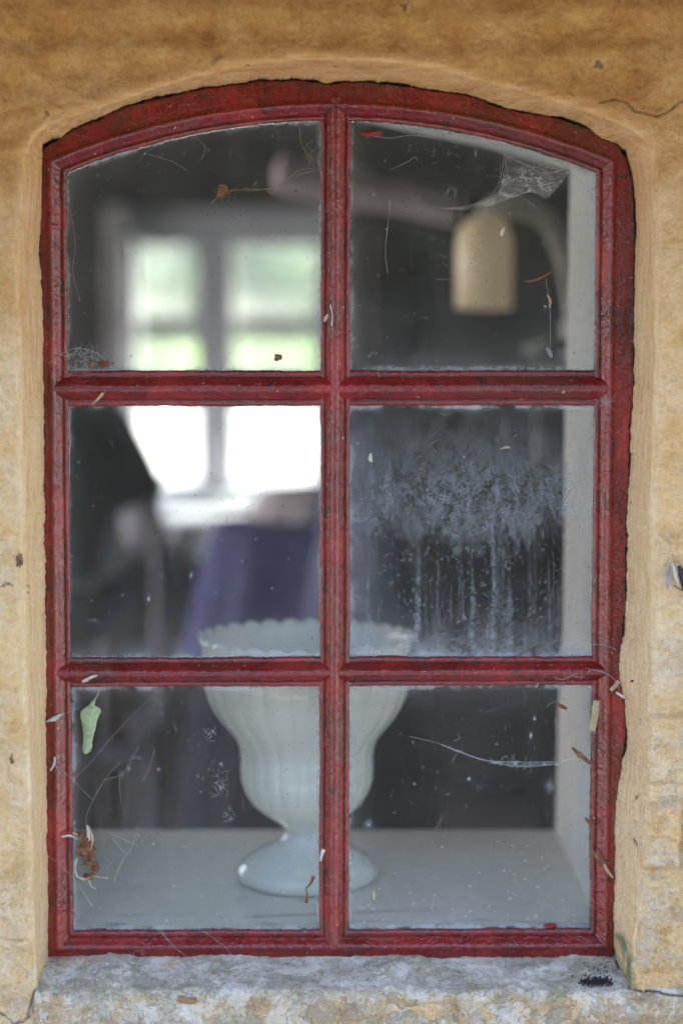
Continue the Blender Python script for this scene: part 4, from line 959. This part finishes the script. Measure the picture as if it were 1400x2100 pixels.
def blade(name, pts, wpx, mat, label=None, cat=None, Y=-.004, parent=None, group=None, thick=.35, ragged=.0, seed=0, curl=.0):
    """thin solid sliver along a pixel path; wpx = full width profile"""
    P = smooth_path([W(p[0], p[1], p[2] if len(p) > 2 else Y) for p in pts], 20); n = len(P); g = np.random.default_rng(seed)
    wv = np.interp(np.linspace(0, 1, n), np.linspace(0, 1, len(wpx)), wpx)*PX/2
    T = np.gradient(P, axis=0); T /= np.linalg.norm(T, axis=1, keepdims=True); side = np.cross(T, [0, 1., 0]); side /= np.linalg.norm(side, axis=1, keepdims=True)
    prof = np.linspace(-1, 1, 9); V = []
    for s_, zs in ((prof, 1), (prof[::-1], -1)):
        for u in s_:
            e = 1+ragged*g.normal(size=n)*abs(u)
            V.append(P+side*(u*wv*e)[:, None]+np.array([0, 1, 0])*(-curl*wv*(1-u*u)+zs*(-.00018)*thick*(1-.6*u*u))[:, None])
    V = np.array(V); o = from_arrays(name, V, gridq(18, n), mat, parent)
    me = o.data
    if label: tag(o, label, cat, group)
    return o
# the green leaf
def green_leaf():
    m = M('pale_green_leaf'); n = m.noise(120, 5, .6); u = m.attr('vein')
    c = m.ramp(n, [(.3, (.30, .40, .19)), (.6, (.44, .54, .30)), (.8, (.55, .62, .42))]); c = m.mix(m.math('MULTIPLY', u, .7), c, (.66, .72, .50))
    c = m.mix(m.math('MULTIPLY', m.rng(m.noise(260, 3), .62, .7), .5), c, (.16, .22, .10))
    b = m.pbr(c, .55, Normal=m.bump(m.math('ADD', n, u), .6, .0005)); mt = m.done(m.n('ShaderNodeMixShader', None, i0=.2, i1=b, i2=m.n('ShaderNodeBsdfTranslucent', None, Color=(.4, .55, .2, 1)).outputs[0]).outputs[0])
    # left and right outlines by row
    rowsy = [1427, 1436, 1444, 1450, 1456, 1464, 1476, 1490, 1504, 1518, 1530, 1538, 1543]
    lft = [198, 190, 184, 176, 168, 167, 169, 171, 173, 173, 171, 171, 174]; rgt = [201, 198, 197, 209, 210, 206, 202, 199, 195, 192, 192, 188, 179]
    ys = np.linspace(1427, 1543, 60); L = np.interp(ys, rowsy, lft); R_ = np.interp(ys, rowsy, rgt)
    L += .8*fbm(np.c_[ys, ys*0, ys*0], .2, 2, 3); R_ += 1.0*fbm(np.c_[ys, ys*0+4, ys*0], .3, 2, 4)
    k = 25; U = np.linspace(0, 1, k); X = L[:, None]*(1-U)+R_[:, None]*U; Y = ys[:, None]+0*X
    curl = -.0048-.0016*np.sin(U*math.pi)[None]-.002*U[None]**3
    V = W(X, Y, 0.0); V[..., 1] = curl+0*X + .0006*fbm(V, 300, 3, 6)
    mid = .72-.25*(ys-1427)/116; vein = np.exp(-((U[None]-mid[:, None])/.035)**2)
    ph = (Y-1427)+(X-(L+(R_-L)*mid)[:, None])*np.where(U[None] > mid[:, None], .8, -.8); vein = np.maximum(vein, .7*np.exp(-((((ph+7) % 15)-7.5)/1.3)**2))
    B = V.copy(); B[..., 1] += .00025
    n_ = V.shape[0]*V.shape[1]; q = gridq(60, k)
    per = np.concatenate([np.arange(k), np.arange(1, 60)*k+k-1, 59*k+np.arange(k-2, -1, -1), np.arange(58, 0, -1)*k]); j = np.arange(len(per)); side = np.stack([per[j], n_+per[j], n_+per[(j+1) % len(per)], per[(j+1) % len(per)]], -1)
    o = from_arrays('leaf', np.vstack([V.reshape(-1, 3), B.reshape(-1, 3)]), np.vstack([q, q[:, ::-1]+n_, side]), mt, None, attrs={'vein': np.r_[vein.ravel(), vein.ravel()]})
    tag(o, 'curled pale green leaf stuck in web at the lower left pane', 'leaf')
    blade('stalk', [(199,1430,-.005),(203,1418,-.005),(202,1410,-.004)], [3, 2, 2], STRAW, parent=o)
green_leaf()
def crumple(name, x, y, rx, ry, mat, parent, seed, Y=-.006, n=5, label=None, cat=None, group=None):
    """crumpled bit of leaf: a folded sheet"""
    g = np.random.default_rng(seed); u = np.linspace(-1, 1, 22); X, Z = np.meshgrid(u, u); r = np.sqrt(X**2+Z**2)
    edge = 1+.75*fbm(np.stack([X*2, Z*2, X*0+seed*3.7], -1), 1.3, 4, seed)
    sq = np.stack([X*np.sqrt(1-Z*Z/2), Z*np.sqrt(1-X*X/2)], -1)*edge[..., None]
    V = W(x+sq[..., 0]*rx, y+sq[..., 1]*ry, Y)
    V[..., 1] += (fbm(np.stack([X, Z, X*0+seed], -1), 1.8, 4, seed)*.6+.4*(r**2)-.3)*rx*PX*.9
    B = V.copy(); B[..., 1] += .0003; m = 22*22; q = gridq(22, 22)
    o = from_arrays(name, np.vstack([V.reshape(-1, 3), B.reshape(-1, 3)]), np.vstack([q, q[:, ::-1]+m]), mat, parent)
    if label: tag(o, label, cat, group)
    return o
dl = thing('dead_leaf', 'crumpled brown dead leaf with straw tangled on the left of the lower pane', 'dead leaf', WV(178, 1800, -.006))
crumple('leaf_blade', 179, 1748, 19, 24, DBROWN, dl, 31, -.007); crumple('leaf_blade', 184, 1772, 15, 7, DBROWN, dl, 32, -.008); crumple('leaf_blade', 195, 1782, 9, 7, RUST, dl, 33, -.008)
crumple('leaf_blade', 184, 1797, 14, 7, DBROWN, dl, 34, -.006); crumple('leaf_blade', 167, 1710, 12, 6, DBROWN, dl, 35, -.007); crumple('leaf_blade', 176, 1728, 11, 10, RUST, dl, 36, -.0085)
for i, (pp, ww, mt) in enumerate((([(179,1692),(182,1712),(181,1738)], [3, 8, 3], PALE), ([(183,1694),(190,1720),(187,1742)], [2, 5, 2], STRAW), ([(127,1716,-.013),(145,1714,-.011),(160,1722,-.006)], [3, 5, 2], PALE), ([(150,1708,-.01),(160,1712)], [3, 5], STRAW), ([(158,1760),(155,1780),(160,1798),(175,1802)], [4, 3, 3, 3], PALE), ([(190,1797),(210,1799),(222,1801)], [2, 2, 3], STRAW), ([(183,1805),(188,1818),(197,1822)], [3, 2, 1], PALE), ([(160,1798),(172,1804),(186,1800)], [3, 4, 2], STRAW), ([(162,1720),(158,1745),(156,1765)], [2, 3, 2], DBROWN))):
    blade('straw', pp, ww, mt, Y=-.008, parent=dl, seed=i)
G1 = 'bits of straw and bark caught on the window'
blade('straw', [(212,806,-.0125),(200,820,-.013),(189,830,-.009)], [6, 5, 3], STRAW, 'short flat straw lying across the left end of the upper bar', 'straw', group=G1)
blade('twig', [(1074,577),(1092,576),(1112,568),(1131,557)], [2, 5, 4, 3], RUST, 'curved rusty twig hanging in the middle of the upper right pane', 'twig', group=G1, seed=2)
blade('husk', [(1121,713),(1126,722),(1131,733)], [4, 11, 6], GREYS, 'small grey insect husk low in the upper right pane', 'husk', seed=3, curl=.6)
blade('husk', [(1034,466),(1030,474),(1027,484)], [3, 8, 5], PALE, 'pale speckled cocoon near the lamp in the upper right pane', 'cocoon', seed=4, curl=.6)
blade('twig', [(1122,605),(1128,618),(1126,632)], [3, 4, 2], STRAW, 'tiny forked straw on a thread in the upper right pane', 'straw', group=G1, seed=5); 
blade('wood_chip', [(1222,1437,-.011),(1219,1468,-.011),(1214,1499,-.011)], [13, 15, 12], STRAW, 'flat pale wood chip standing against the right frame', 'wood chip', group=G1, ragged=.05, thick=1.5)
blade('bark_shred', [(1172,1533),(1188,1548),(1203,1560),(1213,1569,-.008)], [5, 11, 8, 3], DBROWN, 'grey brown bark shred stuck low at the right frame', 'bark shred', group=G1, seed=7, ragged=.12)
blade('twig', [(643,1797,-.006),(637,1812),(628,1822),(630,1835),(628,1852)], [8, 5, 3, 4, 8], RUST, 'bent brown bud scale at the right edge of the lower left pane', 'bud scale', group=G1, seed=8)
blade('wood_chip', [(1268,1397,-.0135),(1259,1408,-.0135),(1251,1416,-.0135)], [9, 8, 8], STRAW, 'small ragged chip on the right frame beside the lower bar', 'wood chip', group=G1, ragged=.1, thick=1.2)
blade('straw', [(1262,1420,-.0135),(1272,1426,-.014),(1280,1431,-.016)], [5, 5, 6], PALE, 'white straw reaching from the frame into the right wall gap', 'straw', group=G1)
blade('bud_scale', [(1143,1443),(1152,1449),(1162,1454)], [4, 9, 5], RUST, 'red brown bud scale at the top of the lower right pane', 'bud scale', group=G1, seed=9)
blade('bud_scale', [(1199,1677,-.006),(1207,1686,-.006),(1214,1692,-.01)], [5, 8, 5], RUST, 'orange brown bud scale beside the bottom right frame', 'bud scale', group=G1, seed=10)
blade('bark_shred', [(1210,1740,-.010),(1222,1756,-.012),(1238,1768,-.013),(1252,1768,-.013)], [5, 8, 5, 3], DBROWN, 'twisted brown straw low on the right frame', 'bark shred', group=G1, seed=11, ragged=.1)
blade('straw', [(1238,1772,-.0125),(1244,1785,-.0125),(1256,1800,-.012)], [4, 6, 4], STRAW, 'curled tan straw just above the lower right corner of the frame', 'straw', group=G1, seed=12)
blade('straw', [(182,1396,-.013),(170,1398,-.013),(190,1388,-.013),(200,1385,-.013)], [2, 5, 6, 3], PALE, 'pale crinkled straw on the left end of the lower bar', 'straw', group=G1, seed=13)
blade('straw', [(96,1480,-.012),(112,1474,-.013),(127,1464,-.013)], [3, 8, 3], PALE, 'fluffy pale shred on the left frame beside the green leaf', 'straw', group=G1, seed=14, ragged=.3)
blade('straw', [(113,1552,-.0135),(112,1566,-.0135),(104,1581,-.0135)], [4, 5, 3], PALE, 'small hooked pale straw on the left frame below the green leaf', 'straw', group=G1, seed=15)
blade('straw', [(664,1742,-.012),(660,1752,-.012),(657,1766,-.012)], [8, 7, 3], PALE, 'pale flake on the upright bar near the bottom', 'straw', group=G1, seed=16)
blade('straw', [(672,644,-.012),(668,652,-.012),(665,660,-.011)], [3, 7, 3], STRAW, 'little tan flake on the upright bar above the upper crossing', 'flake', group=G1, seed=17)
blade('straw', [(677,625,-.0125),(681,645,-.0125),(680,668,-.0125)], [2, 2, 3], PALE, 'hair thin straw on the upright bar above the upper crossing', 'straw', group=G1, seed=18)
blade('straw', [(765,1838),(766,1828),(1085-319,1845)], [3, 5, 4], STRAW, 'tan seed husk low in the lower right pane', 'seed husk', group=G1, seed=19)
blade('straw', [(760,930),(759,940),(762,948)], [4, 9, 3], PALE, 'upright tan seed high in the streaked pane', 'seed', group=G1, seed=20)
blade('straw', [(1026,921),(1038,917),(1046,919)], [2, 6, 2], STRAW, 'tiny flat seed near the top of the streaked pane', 'seed', group=G1, seed=21)
crumple('leaf_crumb', 570, 733, 8, 7, DBROWN, None, 51, -.002, label='dark curled leaf crumb near the bottom of the upper left pane', cat='leaf crumb')
crumple('leaf_crumb', 456, 392, 11, 12, DUSTWEB and DBROWN, None, 52, -.005, label='brown leaf crumb wrapped in web in the upper left pane', cat='leaf crumb')
crumple('leaf_crumb', 213, 746, 11, 6, RUST, None, 53, -.004, label='rusty leaf crumb in the corner web beside the left frame', cat='leaf crumb')
crumple('leaf_crumb', 190, 748, 7, 7, DBROWN, None, 54, -.004, label='dark leaf crumb in the corner web just left of the rusty one', cat='leaf crumb')
crumple('paint_smear', 762, 273, 22, 7, REDP, None, 55, -.0006, label='smear of red paint on the glass top left of the upper right pane', cat='paint smear')
crumple('paint_smear', 1128, 1899, 12, 5, REDP, None, 56, -.0035, label='red paint flake at the bottom edge of the lower right pane', cat='paint flake')
crumple('leaf_crumb', 385, 2052, 22, 8, simple('tan_leaf_bit', (.42, .24, .13), .8), None, 57, -.064, label='folded tan leaf on the front of the stone sill', cat='leaf')
crumple('bark_shred', 40, 1148, 6, 13, DBROWN, None, 58, -DW-.003, label='dark brown chip stuck on the plaster left of the window', cat='chip')
crumple('bark_shred', 25, 1556, 4, 11, DBROWN, None, 59, -DW-.003, label='narrow dark chip on the plaster low left of the window', cat='chip')
# insect remains on the right wall
mo = thing('dead_moth', 'dead grey moth with spread legs on the plaster at the right edge', 'moth', WV(1388, 1200, -DW-.005))
for i, (pp, ww, mt) in enumerate((([(1373,1152),(1372,1175),(1368,1208)], [4, 9, 3], GREYS), ([(1378,1156),(1384,1180),(1390,1200)], [4, 8, 4], PALE), ([(1390,1160),(1398,1180),(1402,1210)], [6, 16, 8], BLACKB), ([(1372,1090),(1380,1105),(1372,1130),(1370,1150)], [1, 2, 3, 3], STRAW), ([(1380,1200),(1392,1208),(1404,1212)], [3, 3, 3], DBROWN), ([(1374,1082),(1370,1100),(1382,1115)], [1, 1.5, 1], PALE))):
    blade('wing' if i < 3 else 'leg', pp, ww, mt, Y=-DW-.006, parent=mo, seed=30+i, curl=.3)
blade('chip', [(1292,1398,-.03),(1300,1396,-.03),(1309,1399,-.03)], [3, 6, 5], BLACKB, 'small black seed on the reveal right of the lower bar', 'seed', seed=40, curl=.5)
# black crumbs on the sill
def crumbs():
    g = np.random.default_rng(77); Vs, Qs, o = [], [], 0
    zt = float(W(690, 1957, -.006)[2]); zf = float(W(690, 2030, -.058)[2])
    for i in range(420):
        if i < 260: px, yy = g.normal(1236, 15), -.046+g.normal()*.0026
        else: px, yy = g.normal(1245, 20), -.033+g.normal()*.009
        x = (px-700)*PX*(yy+D0)/D0; z = zt+(zf-zt)*((-.004-yy)/.049)+.0012; s = g.uniform(.0002, .0008)*(1 if i < 260 else .55)
        P = g.normal(size=(8, 3))*.12+np.array([(a, b, c) for a in (-1, 1) for b in (-1, 1) for c in (-1, 1)]); V = np.array([x, yy, z])+P*s
        Vs.append(V); Qs.append(np.array([(0,1,3,2), (4,6,7,5), (0,4,5,1), (2,3,7,6), (0,2,6,4), (1,5,7,3)])+o); o += 8
    c = from_arrays('black_crumbs', np.concatenate(Vs), np.concatenate(Qs), BLACKB, None, smooth=False); tag(c, 'scatter of black droppings on the right end of the stone sill', 'droppings', kind='stuff')
crumbs()
